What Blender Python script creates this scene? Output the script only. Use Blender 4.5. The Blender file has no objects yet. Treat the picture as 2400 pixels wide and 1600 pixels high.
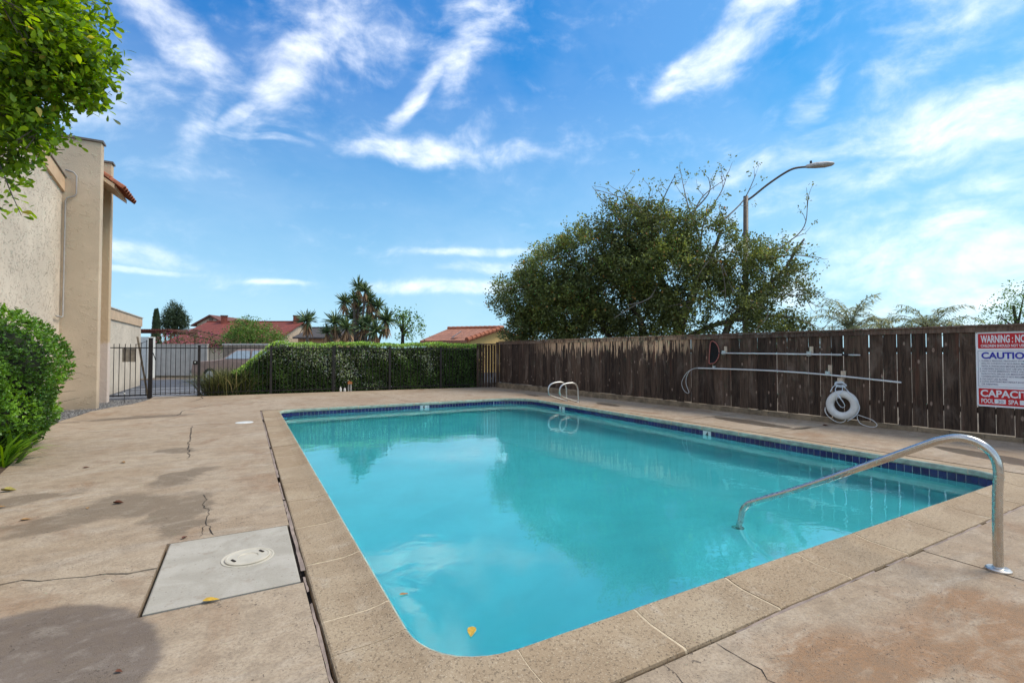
import bpy, bmesh, math, random
import numpy as np
from mathutils import Vector, Matrix
R = math.radians
scene = bpy.context.scene
COL = scene.collection
rng = np.random.default_rng(7)
random.seed(7)

# ------------------------------------------------------------------ camera
H = 1.30
FPX, YAW, PITCH = 1123.78, 0.5076, 0.0235
cam = bpy.data.cameras.new('camera')
cam.sensor_width = 36.0
cam.lens = FPX * 36 / 2400
cam.clip_start = 0.05
cam.clip_end = 2000
camo = bpy.data.objects.new('camera', cam)
COL.objects.link(camo)
camo.location = (0, 0, H)
camo.rotation_euler = (math.pi / 2 + PITCH, 0, -YAW)
scene.camera = camo
FW = np.array([math.sin(YAW) * math.cos(PITCH), math.cos(YAW) * math.cos(PITCH), math.sin(PITCH)])
RT = np.array([math.cos(YAW), -math.sin(YAW), 0.0])
UP = np.cross(RT, FW)
def at(px, py, k):
    """world point seen at photograph pixel (px,py) at forward depth k metres"""
    return np.array([0, 0, H]) + k * (FW + RT * (px - 1200) / FPX - UP * (py - 800) / FPX)
def ground_at(px, k):
    p = at(px, 826.4, k)
    return np.array([p[0], p[1], 0.0])

# ------------------------------------------------------------------ sky, sun, exposure
SUN_AZ = R(108)      # from +Y towards +X
SUN_EL = R(55)
world = bpy.data.worlds.new('World')
scene.world = world
world.use_nodes = True
world.cycles.sampling_method = 'NONE'
scene.view_settings.view_transform = 'Standard'
scene.view_settings.look = 'None'
scene.view_settings.gamma = 1
scene.view_settings.exposure = 1.25
scene.render.engine = 'CYCLES'
scene.cycles.transparent_max_bounces = 24
scene.cycles.max_bounces = 7
scene.cycles.diffuse_bounces = 3
scene.cycles.glossy_bounces = 3
scene.cycles.transmission_bounces = 6

class NT:
    """small helper round a node tree"""
    def __init__(s, tree):
        s.t = tree; s.n = tree.nodes; s.l = tree.links
    def new(s, typ, **kw):
        n = s.n.new(typ)
        for k, v in kw.items(): setattr(n, k, v)
        return n
    def link(s, a, b): s.l.new(a, b)
    def inp(s, node, key, val):
        if isinstance(val, bpy.types.NodeSocket): s.l.new(val, node.inputs[key])
        else: node.inputs[key].default_value = val
    def math(s, op, a, b=None, c=None, clamp=False):
        n = s.new('ShaderNodeMath', operation=op); n.use_clamp = clamp
        s.inp(n, 0, a)
        if b is not None: s.inp(n, 1, b)
        if c is not None: s.inp(n, 2, c)
        return n.outputs[0]
    def vmath(s, op, a, b=None):
        n = s.new('ShaderNodeVectorMath', operation=op)
        s.inp(n, 0, a)
        if b is not None: s.inp(n, 1, b)
        return n.outputs['Value'] if op in ('DOT_PRODUCT', 'LENGTH', 'DISTANCE') else n.outputs[0]
    def ramp(s, x, a, b, lo=0.0, hi=1.0, smooth=True):
        n = s.new('ShaderNodeMapRange')
        n.interpolation_type = 'SMOOTHSTEP' if smooth else 'LINEAR'
        s.inp(n, 0, x); s.inp(n, 1, a); s.inp(n, 2, b); s.inp(n, 3, lo); s.inp(n, 4, hi)
        return n.outputs[0]
    def noise(s, vec, scale, detail=4, rough=0.55, dist=0.0, out='Fac'):
        n = s.new('ShaderNodeTexNoise')
        if vec is not None: s.inp(n, 'Vector', vec)
        n.inputs['Scale'].default_value = scale; n.inputs['Detail'].default_value = detail
        n.inputs['Roughness'].default_value = rough; n.inputs['Distortion'].default_value = dist
        return n.outputs[out]
    def voronoi(s, vec, scale, feature='F1', out='Distance', rnd=1.0):
        n = s.new('ShaderNodeTexVoronoi', feature=feature)
        s.inp(n, 'Vector', vec); n.inputs['Scale'].default_value = scale
        n.inputs['Randomness'].default_value = rnd
        return n.outputs[out]
    def mapping(s, vec, loc=(0, 0, 0), rot=(0, 0, 0), sc=(1, 1, 1), typ='POINT'):
        n = s.new('ShaderNodeMapping', vector_type=typ)
        s.inp(n, 'Vector', vec)
        n.inputs['Location'].default_value = loc; n.inputs['Rotation'].default_value = rot
        n.inputs['Scale'].default_value = sc
        return n.outputs[0]
    def mix(s, f, a, b, mode='MIX'):
        n = s.new('ShaderNodeMix', data_type='RGBA', blend_type=mode)
        s.inp(n, 0, f)
        s.inp(n, 6, (*a, 1) if isinstance(a, tuple) and len(a) == 3 else a)
        s.inp(n, 7, (*b, 1) if isinstance(b, tuple) and len(b) == 3 else b)
        return n.outputs[2]
    def comb(s, x, y, z=0.0):
        n = s.new('ShaderNodeCombineXYZ')
        s.inp(n, 0, x); s.inp(n, 1, y); s.inp(n, 2, z)
        return n.outputs[0]

def build_world():
    nt = NT(world.node_tree)
    for n in list(nt.n): nt.n.remove(n)
    sky = nt.new('ShaderNodeTexSky')
    sky.sky_type = 'NISHITA'
    sky.sun_disc = False
    sky.sun_elevation = SUN_EL
    sky.sun_rotation = SUN_AZ
    sky.altitude = 100
    sky.air_density = 1.0
    sky.dust_density = 0.3
    sky.ozone_density = 3.0
    tc = nt.new('ShaderNodeTexCoord')
    d = tc.outputs['Generated']
    # look a little above the horizon: the lowest, yellowest band of the model is hidden by the town
    nt.link(nt.vmath('ADD', nt.vmath('MULTIPLY', d, (1, 1, 0.90)), (0, 0, 0.10)), sky.inputs[0])
    hf = np.array([FW[0], FW[1], 0]); hf /= np.linalg.norm(hf)
    xr = nt.vmath('DOT_PRODUCT', d, tuple(RT)); xf = nt.vmath('DOT_PRODUCT', d, tuple(hf))
    sep = nt.new('ShaderNodeSeparateXYZ'); nt.link(d, sep.inputs[0]); z = sep.outputs[2]
    az = nt.math('ARCTAN2', xr, xf)
    el = nt.math('ARCSINE', z)
    p = nt.comb(az, el, 0.0)
    warp = nt.noise(p, 4.5, 2, 0.5, 0, 'Color')
    wv = nt.vmath('SUBTRACT', warp, (0.5, 0.5, 0.5))
    def scalev(v, k):
        n = nt.new('ShaderNodeVectorMath', operation='SCALE'); nt.link(v, n.inputs[0]); n.inputs['Scale'].default_value = k
        return n.outputs[0]
    pw = nt.vmath('ADD', p, scalev(wv, 0.11))
    fine = nt.noise(nt.mapping(pw, sc=(1, 1.5, 1)), 22.0, 6, 0.62)
    pz = nt.new('ShaderNodeSeparateXYZ'); nt.link(pw, pz.inputs[0]); pw1 = nt.comb(pz.outputs[0], pz.outputs[1], 1.0)
    lo_ = nt.new('ShaderNodeSeparateXYZ'); nt.link(nt.vmath('ADD', p, scalev(wv, 0.03)), lo_.inputs[0]); pw2 = nt.comb(lo_.outputs[0], lo_.outputs[1], 1.0)
    streak = {}
    for ang in (55, 20, 0):
        st_ = nt.noise(nt.mapping(pw, rot=(0, 0, -R(ang)), sc=(3.2, 9.5, 1)), 1.4, 4, 0.58)
        streak[ang] = nt.math('MULTIPLY_ADD', nt.math('ADD', nt.math('MULTIPLY', st_, 0.58), nt.math('MULTIPLY', fine, 0.42)), 1.6, -0.3)
    total = None
    # (az, el, angle, half length, half width, strength, streak set)
    blobs = [
        (-0.36, 0.63, 68, 0.15, 0.14, 0.75, 55), (-0.24, 0.60, 60, 0.14, 0.06, 0.55, 55), (-0.44, 0.50, 58, 0.12, 0.040, 1.0, 55), (-0.50, 0.425, 50, 0.06, 0.016, 1.0, 55),
        (-0.05, 0.67, 62, 0.13, 0.085, 0.85, 55), (-0.10, 0.565, 55, 0.10, 0.042, 1.05, 55), (-0.19, 0.495, 42, 0.09, 0.020, 1.15, 55),
        (0.47, 0.57, 24, 0.20, 0.040, 1.30, 20), (0.62, 0.62, 14, 0.24, 0.05, 0.9, 20), (0.35, 0.525, 36, 0.08, 0.026, 1.1, 20),
        (-0.62, 0.52, -30, 0.12, 0.035, 1.0, 0), (-0.555, 0.41, 70, 0.11, 0.026, 0.75, 55),
        (-0.72, 0.40, 20, 0.14, 0.05, 0.7, 20), (-0.60, 0.30, 8, 0.07, 0.02, 0.6, 0),
        (-0.20, 0.393, 2, 0.17, 0.028, 1.15, 0), (-0.02, 0.400, 2, 0.15, 0.022, 0.85, 0), (-0.09, 0.425, 12, 0.06, 0.025, 0.9, 0),
        (0.50, 0.330, 4, 0.22, 0.020, 0.65, 0), (0.84, 0.325, -2, 0.24, 0.06, 1.0, 0), (0.62, 0.275, 5, 0.24, 0.035, 0.85, 0),
        (0.80, 0.14, 0, 0.34, 0.11, 0.95, 0), (0.50, 0.19, 4, 0.24, 0.03, 0.7, 0),
        (0.74, 0.455, 22, 0.15, 0.05, 0.7, 20), (0.57, 0.42, 60, 0.05, 0.025, 0.7, 55),
        (-0.06, 0.205, 1, 0.15, 0.009, 0.9, 0), (-0.05, 0.175, 0, 0.10, 0.014, 0.9, 0),
        (-0.13, 0.135, 1, 0.18, 0.016, 1.1, 0), (-0.45, 0.132, 1, 0.06, 0.006, 0.9, 0),
        (-0.67, 0.165, -8, 0.08, 0.020, 0.95, 0), (-0.68, 0.14, 0, 0.09, 0.006, 0.9, 0),
        (-0.47, 0.375, 3, 0.12, 0.010, 0.8, 0),
    ]
    for i, (a, e, ang, ln, wd, st, sk) in enumerate(blobs):
        ca, sa = math.cos(R(ang)), math.sin(R(ang))
        pq = pw1 if e > 0.24 else pw2
        qx = nt.vmath('DOT_PRODUCT', pq, (ca / ln, sa / ln, -(ca * a + sa * e) / ln))
        qy = nt.vmath('DOT_PRODUCT', pq, (-sa / wd, ca / wd, (sa * a - ca * e) / wd))
        r2 = nt.math('MULTIPLY_ADD', qx, qx, nt.math('MULTIPLY', qy, qy))
        m = nt.math('DIVIDE', st, nt.math('MULTIPLY_ADD', r2, r2, 1.0))
        dens = nt.ramp(nt.math('MULTIPLY_ADD', m, 0.50, streak[sk]), 0.56, 1.50)
        total = dens if total is None else nt.math('MAXIMUM', total, dens)
    # broken cloud over the whole dome, thickened out of view for whiter ambience
    gp = nt.mapping(d, rot=(0, 0, 0.6), sc=(2.2, 5.0, 5.0))
    gen = nt.ramp(nt.noise(gp, 1.0, 5, 0.6), 0.30, 0.62)
    side = nt.ramp(xf, 0.60, 0.2)
    total = nt.math('ADD', total, nt.math('MULTIPLY', gen, nt.math('MULTIPLY_ADD', side, 0.62, 0.12)))
    total = nt.math('MULTIPLY', total, nt.ramp(z, 0.0, 0.03))
    total = nt.math('MULTIPLY', nt.math('POWER', nt.math('MINIMUM', total, 1.0), 1.25), 0.80)
    sc = nt.new('ShaderNodeSeparateColor'); nt.link(sky.outputs[0], sc.inputs[0])
    cc = nt.new('ShaderNodeCombineColor')
    for i, (k, gmm) in enumerate(SKY_CURVE):
        nt.link(nt.math('MINIMUM', nt.math('MULTIPLY', nt.math('POWER', sc.outputs[i], gmm), k), (2.9, 4.25, 5.2)[i]), cc.inputs[i])
    haze = nt.math('MULTIPLY', nt.math('POWER', nt.math('MULTIPLY', nt.math('SUBTRACT', 0.5, el, clamp=True), 2.0), 1.15), 0.88)
    col = nt.mix(total, nt.mix(haze, cc.outputs[0], HORIZON), CLOUD)
    bg = nt.new('ShaderNodeBackground'); bg.inputs[1].default_value = SKY_STRENGTH
    nt.link(col, bg.inputs[0])
    out = nt.new('ShaderNodeOutputWorld'); nt.link(bg.outputs[0], out.inputs[0])
SKY_STRENGTH = 0.10
SKY_CURVE = [(0.0270 / 0.238, 2.0), (0.1250 / 0.238, 1.22), (0.285 / 0.238, 0.75)]
HORIZON = (0.55 / 0.238, 0.84 / 0.238, 1.0 / 0.238)
CLOUD = (6.6, 6.65, 6.7)
build_world()

sun = bpy.data.lights.new('sun', 'SUN')
sun.energy = 1.5
sun.angle = R(25)
sun.color = (1.0, 0.92, 0.80)
suno = bpy.data.objects.new('sun', sun)
COL.objects.link(suno)
sd = Vector((math.sin(SUN_AZ) * math.cos(SUN_EL), math.cos(SUN_AZ) * math.cos(SUN_EL), math.sin(SUN_EL)))
suno.rotation_euler = (-sd).to_track_quat('-Z', 'Y').to_euler()
suno.location = sd * 50

# ------------------------------------------------------------------ object helpers
def wpos(o):
    p = Vector(o.location)
    while o.parent: o = o.parent; p = p + Vector(o.location)
    return p
def tag(o, label=None, cat=None, group=None, kind=None):
    if label: o['label'] = label
    if cat: o['category'] = cat
    if group: o['group'] = group
    if kind: o['kind'] = kind
    return o
def empty(name, loc, label=None, cat=None, group=None):
    o = bpy.data.objects.new(name, None); COL.objects.link(o); o.location = loc
    o.empty_display_size = 0.1
    return tag(o, label, cat, group)
def put(name, mesh, parent=None, loc=(0, 0, 0), rz=0.0, scale=None, rot=None):
    """link mesh data as an object; loc is a world position; parents carry no rotation"""
    o = bpy.data.objects.new(name, mesh); COL.objects.link(o)
    l = Vector(loc)
    if parent is not None:
        o.parent = parent; l = l - wpos(parent)
    o.location = l
    o.rotation_euler = rot if rot is not None else (0, 0, rz)
    if scale: o.scale = scale
    return o
def mesh_data(name, verts, faces, mat=None, smooth=False, mats=None, fmat=None):
    me = bpy.data.meshes.new(name)
    me.from_pydata([tuple(v) for v in verts], [], [tuple(f) for f in faces])
    if mat: me.materials.append(mat)
    if mats:
        for m in mats: me.materials.append(m)
        if fmat is not None: me.polygons.foreach_set('material_index', np.array(fmat, dtype=np.int32))
    if smooth: me.polygons.foreach_set('use_smooth', [True] * len(me.polygons))
    me.update()
    return me
def mk(name, verts, faces, mat, parent=None, origin=None, smooth=False, mats=None, fmat=None):
    """mesh given in world coordinates; origin goes to the bottom centre"""
    V = np.array(verts, float)
    if origin is None:
        lo, hi = V.min(0), V.max(0); origin = ((lo[0] + hi[0]) / 2, (lo[1] + hi[1]) / 2, lo[2])
    V = V - np.array(origin)
    return put(name, mesh_data(name, V, faces, mat, smooth, mats, fmat), parent, origin)
class G:
    """collects simple shapes"""
    def __init__(s): s.v = []; s.f = []
    def add(s, v, f):
        o = len(s.v); s.v += [tuple(map(float, q)) for q in v]; s.f += [tuple(i + o for i in q) for q in f]; return s
    def box(s, lo, hi, M=None):
        x0, y0, z0 = lo; x1, y1, z1 = hi
        v = [(x0, y0, z0), (x1, y0, z0), (x1, y1, z0), (x0, y1, z0), (x0, y0, z1), (x1, y0, z1), (x1, y1, z1), (x0, y1, z1)]
        if M is not None: v = [tuple(M @ Vector(q)) for q in v]
        return s.add(v, [(0, 3, 2, 1), (4, 5, 6, 7), (0, 1, 5, 4), (1, 2, 6, 5), (2, 3, 7, 6), (3, 0, 4, 7)])
    def bar(s, a, b, w, h):
        """box of width w, height h from a to b"""
        a = Vector(a); b = Vector(b); d = (b - a); L = d.length; d.normalize()
        side = d.cross(Vector((0, 0, 1)))
        if side.length < 1e-4: side = Vector((1, 0, 0))
        side.normalize(); up = side.cross(d)
        M = Matrix.Translation(a) @ Matrix((side, d, up)).transposed().to_4x4()
        return s.box((-w / 2, 0, -h / 2), (w / 2, L, h / 2), M)
    def tube(s, pts, rad, seg=8, cap=True, closed=False):
        P = [Vector(p) for p in pts]; n = len(P)
        rads = rad if hasattr(rad, '__len__') else [rad] * n
        T = []
        for i in range(n):
            a = P[(i - 1) % n] if (closed or i > 0) else P[i]
            b = P[(i + 1) % n] if (closed or i < n - 1) else P[i]
            t = (b - a); T.append(t.normalized() if t.length > 1e-9 else Vector((0, 0, 1)))
        ref = Vector((0, 0, 1)) if abs(T[0].z) < 0.9 else Vector((1, 0, 0))
        nrm = T[0].cross(ref).normalized()
        base = len(s.v)
        for i in range(n):
            if i:
                nrm = nrm - T[i] * nrm.dot(T[i])
                nrm = nrm.normalized() if nrm.length > 1e-6 else T[i].orthogonal().normalized()
            bi = T[i].cross(nrm)
            for k in range(seg):
                a = 2 * math.pi * k / seg
                s.v.append(tuple(P[i] + (nrm * math.cos(a) + bi * math.sin(a)) * rads[i]))
        for i in range(n if closed else n - 1):
            j = (i + 1) % n
            for k in range(seg):
                l = (k + 1) % seg
                s.f.append((base + i * seg + k, base + i * seg + l, base + j * seg + l, base + j * seg + k))
        if cap and not closed:
            s.f.append(tuple(base + k for k in range(seg))[::-1])
            s.f.append(tuple(base + (n - 1) * seg + k for k in range(seg)))
        return s
    def lathe(s, prof, c=(0, 0, 0), seg=24, axis='Z'):
        base = len(s.v)
        for (r, z) in prof:
            for k in range(seg):
                a = 2 * math.pi * k / seg
                x, y = r * math.cos(a), r * math.sin(a)
                s.v.append((c[0] + x, c[1] + y, c[2] + z))
        for i in range(len(prof) - 1):
            for k in range(seg):
                l = (k + 1) % seg
                s.f.append((base + i * seg + k, base + i * seg + l, base + (i + 1) * seg + l, base + (i + 1) * seg + k))
        if prof[0][0] > 1e-6: s.f.append(tuple(base + k for k in range(seg))[::-1])
        if prof[-1][0] > 1e-6: s.f.append(tuple(base + (len(prof) - 1) * seg + k for k in range(seg)))
        return s
    def mk(s, name, mat, parent=None, origin=None, smooth=False): return mk(name, s.v, s.f, mat, parent, origin, smooth)
def spline(pts, n=8, closed=False):
    """Catmull-Rom through pts"""
    P = [np.array(p, float) for p in pts]; m = len(P); out = []
    for i in range(m if closed else m - 1):
        if closed: a, b, c, d = P[(i - 1) % m], P[i], P[(i + 1) % m], P[(i + 2) % m]
        else: a, b, c, d = P[max(i - 1, 0)], P[i], P[i + 1], P[min(i + 2, m - 1)]
        for k in range(n):
            t = k / n
            out.append(0.5 * ((2 * b) + (c - a) * t + (2 * a - 5 * b + 4 * c - d) * t * t + (3 * b - a - 3 * c + d) * t ** 3))
    if not closed: out.append(P[-1])
    return out
def fast_mesh(name, V, tmpl_faces, nv, N, mat, tint=None, smooth=False):
    """N copies of a template with nv verts each, verts already placed in V (N*nv,3)"""
    me = bpy.data.meshes.new(name)
    V = np.asarray(V, np.float32).reshape(-1, 3)
    loops = np.concatenate([np.array(f) for f in tmpl_faces]); lens = np.array([len(f) for f in tmpl_faces])
    L = (loops[None, :] + (np.arange(N) * nv)[:, None]).ravel().astype(np.int32)
    tot = np.tile(lens, N); start = np.concatenate([[0], np.cumsum(tot)[:-1]]).astype(np.int32)
    me.vertices.add(len(V)); me.vertices.foreach_set('co', V.ravel())
    me.loops.add(len(L)); me.loops.foreach_set('vertex_index', L)
    me.polygons.add(len(tot)); me.polygons.foreach_set('loop_start', start)
    if smooth: me.polygons.foreach_set('use_smooth', np.ones(len(tot), bool))
    if tint is not None:
        a = me.attributes.new('tint', 'FLOAT', 'POINT'); a.data.foreach_set('value', np.repeat(np.asarray(tint, np.float32), nv))
    me.materials.append(mat)
    me.update(calc_edges=True); me.validate()
    return me
KITE = (np.array([(0, 0, 0), (0.26, 0.5, 0.07), (0, 1, -0.03), (-0.26, 0.5, 0.07)]), [(0, 1, 2, 3)])
LANCE = (np.array([(0, 0, 0), (0.13, 0.4, 0.04), (0, 1, -0.08), (-0.13, 0.4, 0.04)]), [(0, 1, 2, 3)])
OBOV = (np.array([(0, 0, 0), (.14, .28, .03), (.25, .58, .05), (.22, .84, .03), (0, 1, -.04), (-.22, .84, .03), (-.25, .58, .05), (-.14, .28, .03), (0, .28, 0), (0, .58, 0.0), (0, .84, -.01)]),
        [(0, 1, 8), (0, 8, 7), (1, 2, 9, 8), (8, 9, 6, 7), (2, 3, 10, 9), (9, 10, 5, 6), (3, 4, 10), (10, 4, 5)])
BLADE = (np.array([(-.03, 0, 0), (.03, 0, 0), (.035, .45, .0), (-.035, .45, .0), (.02, .8, -.05), (-.02, .8, -.05), (0, 1, -.12)]),
         [(0, 1, 2, 3), (3, 2, 4, 5), (5, 4, 6)])
def nrmz(a): return a / np.maximum(np.linalg.norm(a, axis=-1, keepdims=True), 1e-9)
def leaf_verts(tmpl, pos, d, n, L):
    T = tmpl[0]; d = nrmz(d); s = nrmz(np.cross(d, n)); n2 = np.cross(s, d)
    V = pos[:, None, :] + L[:, None, None] * (T[None, :, 0, None] * s[:, None, :] + T[None, :, 1, None] * d[:, None, :] + T[None, :, 2, None] * n2[:, None, :])
    return V
def leaves_obj(name, tmpl, pos, d, n, L, mat, parent, tint, smooth=False):
    V = leaf_verts(tmpl, pos, d, n, L)
    org = np.array(wpos(parent)) if parent is not None else np.array((pos.mean(0)[0], pos.mean(0)[1], pos[:, 2].min()))
    V = V - org
    me = fast_mesh(name, V, tmpl[1], len(tmpl[0]), len(pos), mat, tint, smooth)
    return put(name, me, parent, tuple(org))
def randdir(n): return nrmz(rng.normal(size=(n, 3)))

# ------------------------------------------------------------------ materials
def new_mat(name):
    m = bpy.data.materials.new(name); m.use_nodes = True
    nt = NT(m.node_tree)
    b = nt.n.get('Principled BSDF')
    return m, nt, b
def geo_pos(nt): return nt.new('ShaderNodeNewGeometry').outputs['Position']
def obj_co(nt): return nt.new('ShaderNodeTexCoord').outputs['Object']
def bump(nt, b, h, strength=0.3, dist=0.01):
    n = nt.new('ShaderNodeBump'); n.inputs['Strength'].default_value = strength; n.inputs['Distance'].default_value = dist
    nt.link(h, n.inputs['Height']); nt.link(n.outputs[0], b.inputs['Normal']); return n
def simple(name, c, rough=0.6, metal=0.0, var=0.25, scale=6.0, bmp=0.0, bscale=40.0, spec=0.4, c2=None, world_co=True):
    m, nt, b = new_mat(name)
    p = geo_pos(nt) if world_co else obj_co(nt)
    f = nt.noise(p, scale, 5, 0.6)
    lo = tuple(x * (1 - var) for x in c); hi = tuple(min(1, x * (1 + var)) for x in c)
    if c2: hi = c2
    nt.link(nt.mix(nt.ramp(f, 0.3, 0.7), lo, hi), b.inputs['Base Color'])
    b.inputs['Roughness'].default_value = rough; b.inputs['Metallic'].default_value = metal
    b.inputs['Specular IOR Level'].default_value = spec
    if bmp: bump(nt, b, nt.noise(p, bscale, 5, 0.6), bmp, 0.01)
    return m
def leaf_mat(name, cols, rough=0.45, trans=0.3, spec=0.35):
    m, nt, b = new_mat(name)
    a = nt.new('ShaderNodeAttribute', attribute_name='tint')
    cr = nt.new('ShaderNodeValToRGB')
    while len(cr.color_ramp.elements) > 1: cr.color_ramp.elements.remove(cr.color_ramp.elements[-1])
    for i, (t, c) in enumerate(cols):
        e = cr.color_ramp.elements[0] if i == 0 else cr.color_ramp.elements.new(t)
        e.position = t; e.color = (*c, 1)
    nt.link(a.outputs['Fac'], cr.inputs[0])
    nt.link(cr.outputs[0], b.inputs['Base Color'])
    b.inputs['Roughness'].default_value = rough; b.inputs['Specular IOR Level'].default_value = spec
    tr = nt.new('ShaderNodeBsdfTranslucent')
    hs = nt.new('ShaderNodeHueSaturation'); hs.inputs['Value'].default_value = 1.5; hs.inputs['Saturation'].default_value = 1.1; hs.inputs['Hue'].default_value = 0.485
    nt.link(cr.outputs[0], hs.inputs['Color']); nt.link(hs.outputs[0], tr.inputs[0])
    mx = nt.new('ShaderNodeMixShader'); mx.inputs[0].default_value = trans
    nt.link(b.outputs[0], mx.inputs[1]); nt.link(tr.outputs[0], mx.inputs[2])
    nt.link(mx.outputs[0], nt.n['Material Output'].inputs[0])
    return m
def blob(nt, p, cx, cy, rx, ry, rot=0.0, soft=0.35):
    q = nt.mapping(p, loc=(cx, cy, 0), rot=(0, 0, R(rot)), sc=(rx, ry, 1000), typ='TEXTURE')
    return nt.ramp(nt.vmath('LENGTH', q), 1.0 + soft * 0.5, 1.0 - soft)
def summed(nt, items):
    t = None
    for s in items: t = s if t is None else nt.math('MAXIMUM', t, s)
    return t

def deck_material():
    m, nt, b = new_mat('worn_concrete')
    p = geo_pos(nt)
    w = nt.vmath('SUBTRACT', nt.noise(p, 2.2, 5, 0.62, 0, 'Color'), (0.3739, 0.3616, 0.3295))
    wn = nt.new('ShaderNodeVectorMath', operation='SCALE'); nt.link(w, wn.inputs[0]); wn.inputs['Scale'].default_value = 0.75
    pw = nt.vmath('ADD', p, wn.outputs[0])
    ws = nt.new('ShaderNodeVectorMath', operation='SCALE'); nt.link(w, ws.inputs[0]); ws.inputs['Scale'].default_value = 0.22
    ps = nt.vmath('ADD', p, ws.outputs[0])
    big = nt.noise(p, 0.55, 5, 0.6, 0.5)
    mid = nt.noise(nt.mapping(p, rot=(0, 0, 0.35), sc=(0.8, 2.2, 1)), 1.6, 7, 0.66, 0.8)
    fine = nt.noise(p, 60, 4, 0.7)
    grain = nt.noise(p, 320, 2, 0.6)
    base = nt.mix(nt.ramp(big, 0.35, 0.68), (0.3399, 0.2449, 0.1543), (0.4249, 0.3301, 0.2279))
    base = nt.mix(nt.math('MULTIPLY', nt.ramp(mid, 0.46, 0.70), 0.65), base, (0.4262, 0.3507, 0.2669))
    # rust and tannin stains
    rust = nt.math('MULTIPLY', nt.ramp(nt.noise(nt.mapping(p, loc=(4, 9, 0), sc=(1.2, 0.8, 1)), 1.1, 7, 0.66, 0.6), 0.50, 0.70), 0.75)
    base = nt.mix(rust, base, (0.2468, 0.1338, 0.0626))
    # grey algae along the left
    grey = nt.math('MULTIPLY', nt.ramp(nt.noise(nt.mapping(p, loc=(1, 2, 0), rot=(0, 0, -0.25), sc=(0.6, 2.6, 1)), 2.4, 8, 0.7, 0.6), 0.58, 0.74),
                   nt.math('MULTIPLY', blob(nt, pw, -1.75, 8.0, 0.9, 2.4, 0, 0.8), 0.9))
    base = nt.mix(grey, base, (0.101, 0.094, 0.07578))
    # white mineral bloom
    bloom = nt.math('MULTIPLY', nt.ramp(nt.noise(nt.mapping(p, rot=(0, 0, 0.3), sc=(0.7, 2.0, 1)), 2.0, 7, 0.65, 0.7), 0.52, 0.72),
                    summed(nt, [blob(nt, pw, -1.3, 6.3, 0.8, 1.9, -15, 0.8), blob(nt, pw, 4.6, 0.9, 0.9, 0.8, 0, 0.8), blob(nt, pw, 3.5, 1.25, 0.6, 0.12, 0, 0.6)]))
    base = nt.mix(nt.math('MULTIPLY', bloom, 0.75), base, (0.4636, 0.4049, 0.3295))
    # brown damp stains with a shape of their own
    st = summed(nt, [blob(nt, pw, -0.75, 5.35, 0.42, 0.42, 30), blob(nt, pw, -0.36, 5.0, 0.2, 0.5, 0), blob(nt, pw, -0.45, 6.2, 0.22, 0.45, -25),
                     blob(nt, pw, -0.28, 4.42, 0.14, 0.22, -25), blob(nt, pw, -1.7, 12.2, 1.0, 0.28, 5), blob(nt, pw, -1.15, 5.0, 0.35, 0.22, 10),
                     blob(nt, pw, -1.9, 17.0, 0.35, 0.25, 0), blob(nt, pw, -0.7, 7.9, 0.25, 0.16, 0), blob(nt, pw, -1.7, 5.9, 0.5, 0.2, 20)])
    base = nt.mix(nt.math('MULTIPLY', st, 0.80), base, (0.153, 0.1119, 0.07123))
    # rust-brown field by the hand rail
    rb = summed(nt, [blob(nt, ps, 2.95, 0.75, 1.0, 0.50, -8, 0.35), blob(nt, ps, 2.2, 1.1, 0.45, 0.3, 0, 0.4), blob(nt, ps, 3.3, 1.12, 0.32, 0.10, -8, 0.5)])
    rbt = nt.math('MULTIPLY', rb, nt.ramp(nt.noise(nt.mapping(p, loc=(0, 3, 0), rot=(0, 0, -0.2), sc=(1, 2.4, 1)), 2.6, 6, 0.65, 0.8), 0.30, 0.55))
    base = nt.mix(nt.math('MULTIPLY', rbt, 0.95), base, (0.270, 0.140, 0.060))
    # grey round repair patch
    pt = blob(nt, ps, -0.95, 2.62, 0.68, 0.72, 20, 0.06)
    base = nt.mix(nt.math('MULTIPLY', pt, 0.97), base, nt.mix(nt.ramp(mid, 0.35, 0.7), (0.111, 0.08164, 0.06411), (0.17, 0.1342, 0.1092)))
    # damp patches that dry slowly
    wet = summed(nt, [blob(nt, ps, 8.30, 5.75, 0.24, 0.85, -4, 0.12), blob(nt, ps, 8.15, 2.25, 0.22, 0.85, -20, 0.12), blob(nt, ps, 8.0, 9.4, 0.17, 0.5, -8, 0.15),
                      blob(nt, ps, 7.75, 12.6, 0.14, 0.45, -10, 0.15), blob(nt, ps, 8.4, 4.85, 0.35, 0.10, 0, 0.5)])
    base = nt.mix(nt.math('MULTIPLY', wet, 0.88), base, (0.08498, 0.06181, 0.04274))
    # mottling, pits and grit
    mot = nt.noise(nt.mapping(p, rot=(0, 0, 0.2), sc=(1, 1.15, 1)), 6.5, 7, 0.72, 0.3)
    base = nt.mix(nt.ramp(mot, 0.44, 0.64, 0.0, 0.36), base, (0.17, 0.1213, 0.07836))
    base = nt.mix(nt.ramp(mot, 0.50, 0.30, 0.0, 0.22), base, (0.5665, 0.4898, 0.3858))
    pv = nt.mapping(pw, rot=(0, 0, 0.4), sc=(1, 2.0, 1))
    pit = nt.math('MULTIPLY', nt.ramp(nt.voronoi(pv, 17), 0.24, 0.10), nt.ramp(nt.noise(p, 2.2, 4, 0.6), 0.45, 0.58))
    pit2 = nt.math('MULTIPLY', nt.ramp(nt.voronoi(pv, 44), 0.27, 0.12), nt.ramp(nt.noise(nt.mapping(p, loc=(7, 0, 0)), 3.0, 4, 0.6), 0.42, 0.56))
    pits = nt.math('MAXIMUM', pit, nt.math('MULTIPLY', pit2, 0.8))
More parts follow.
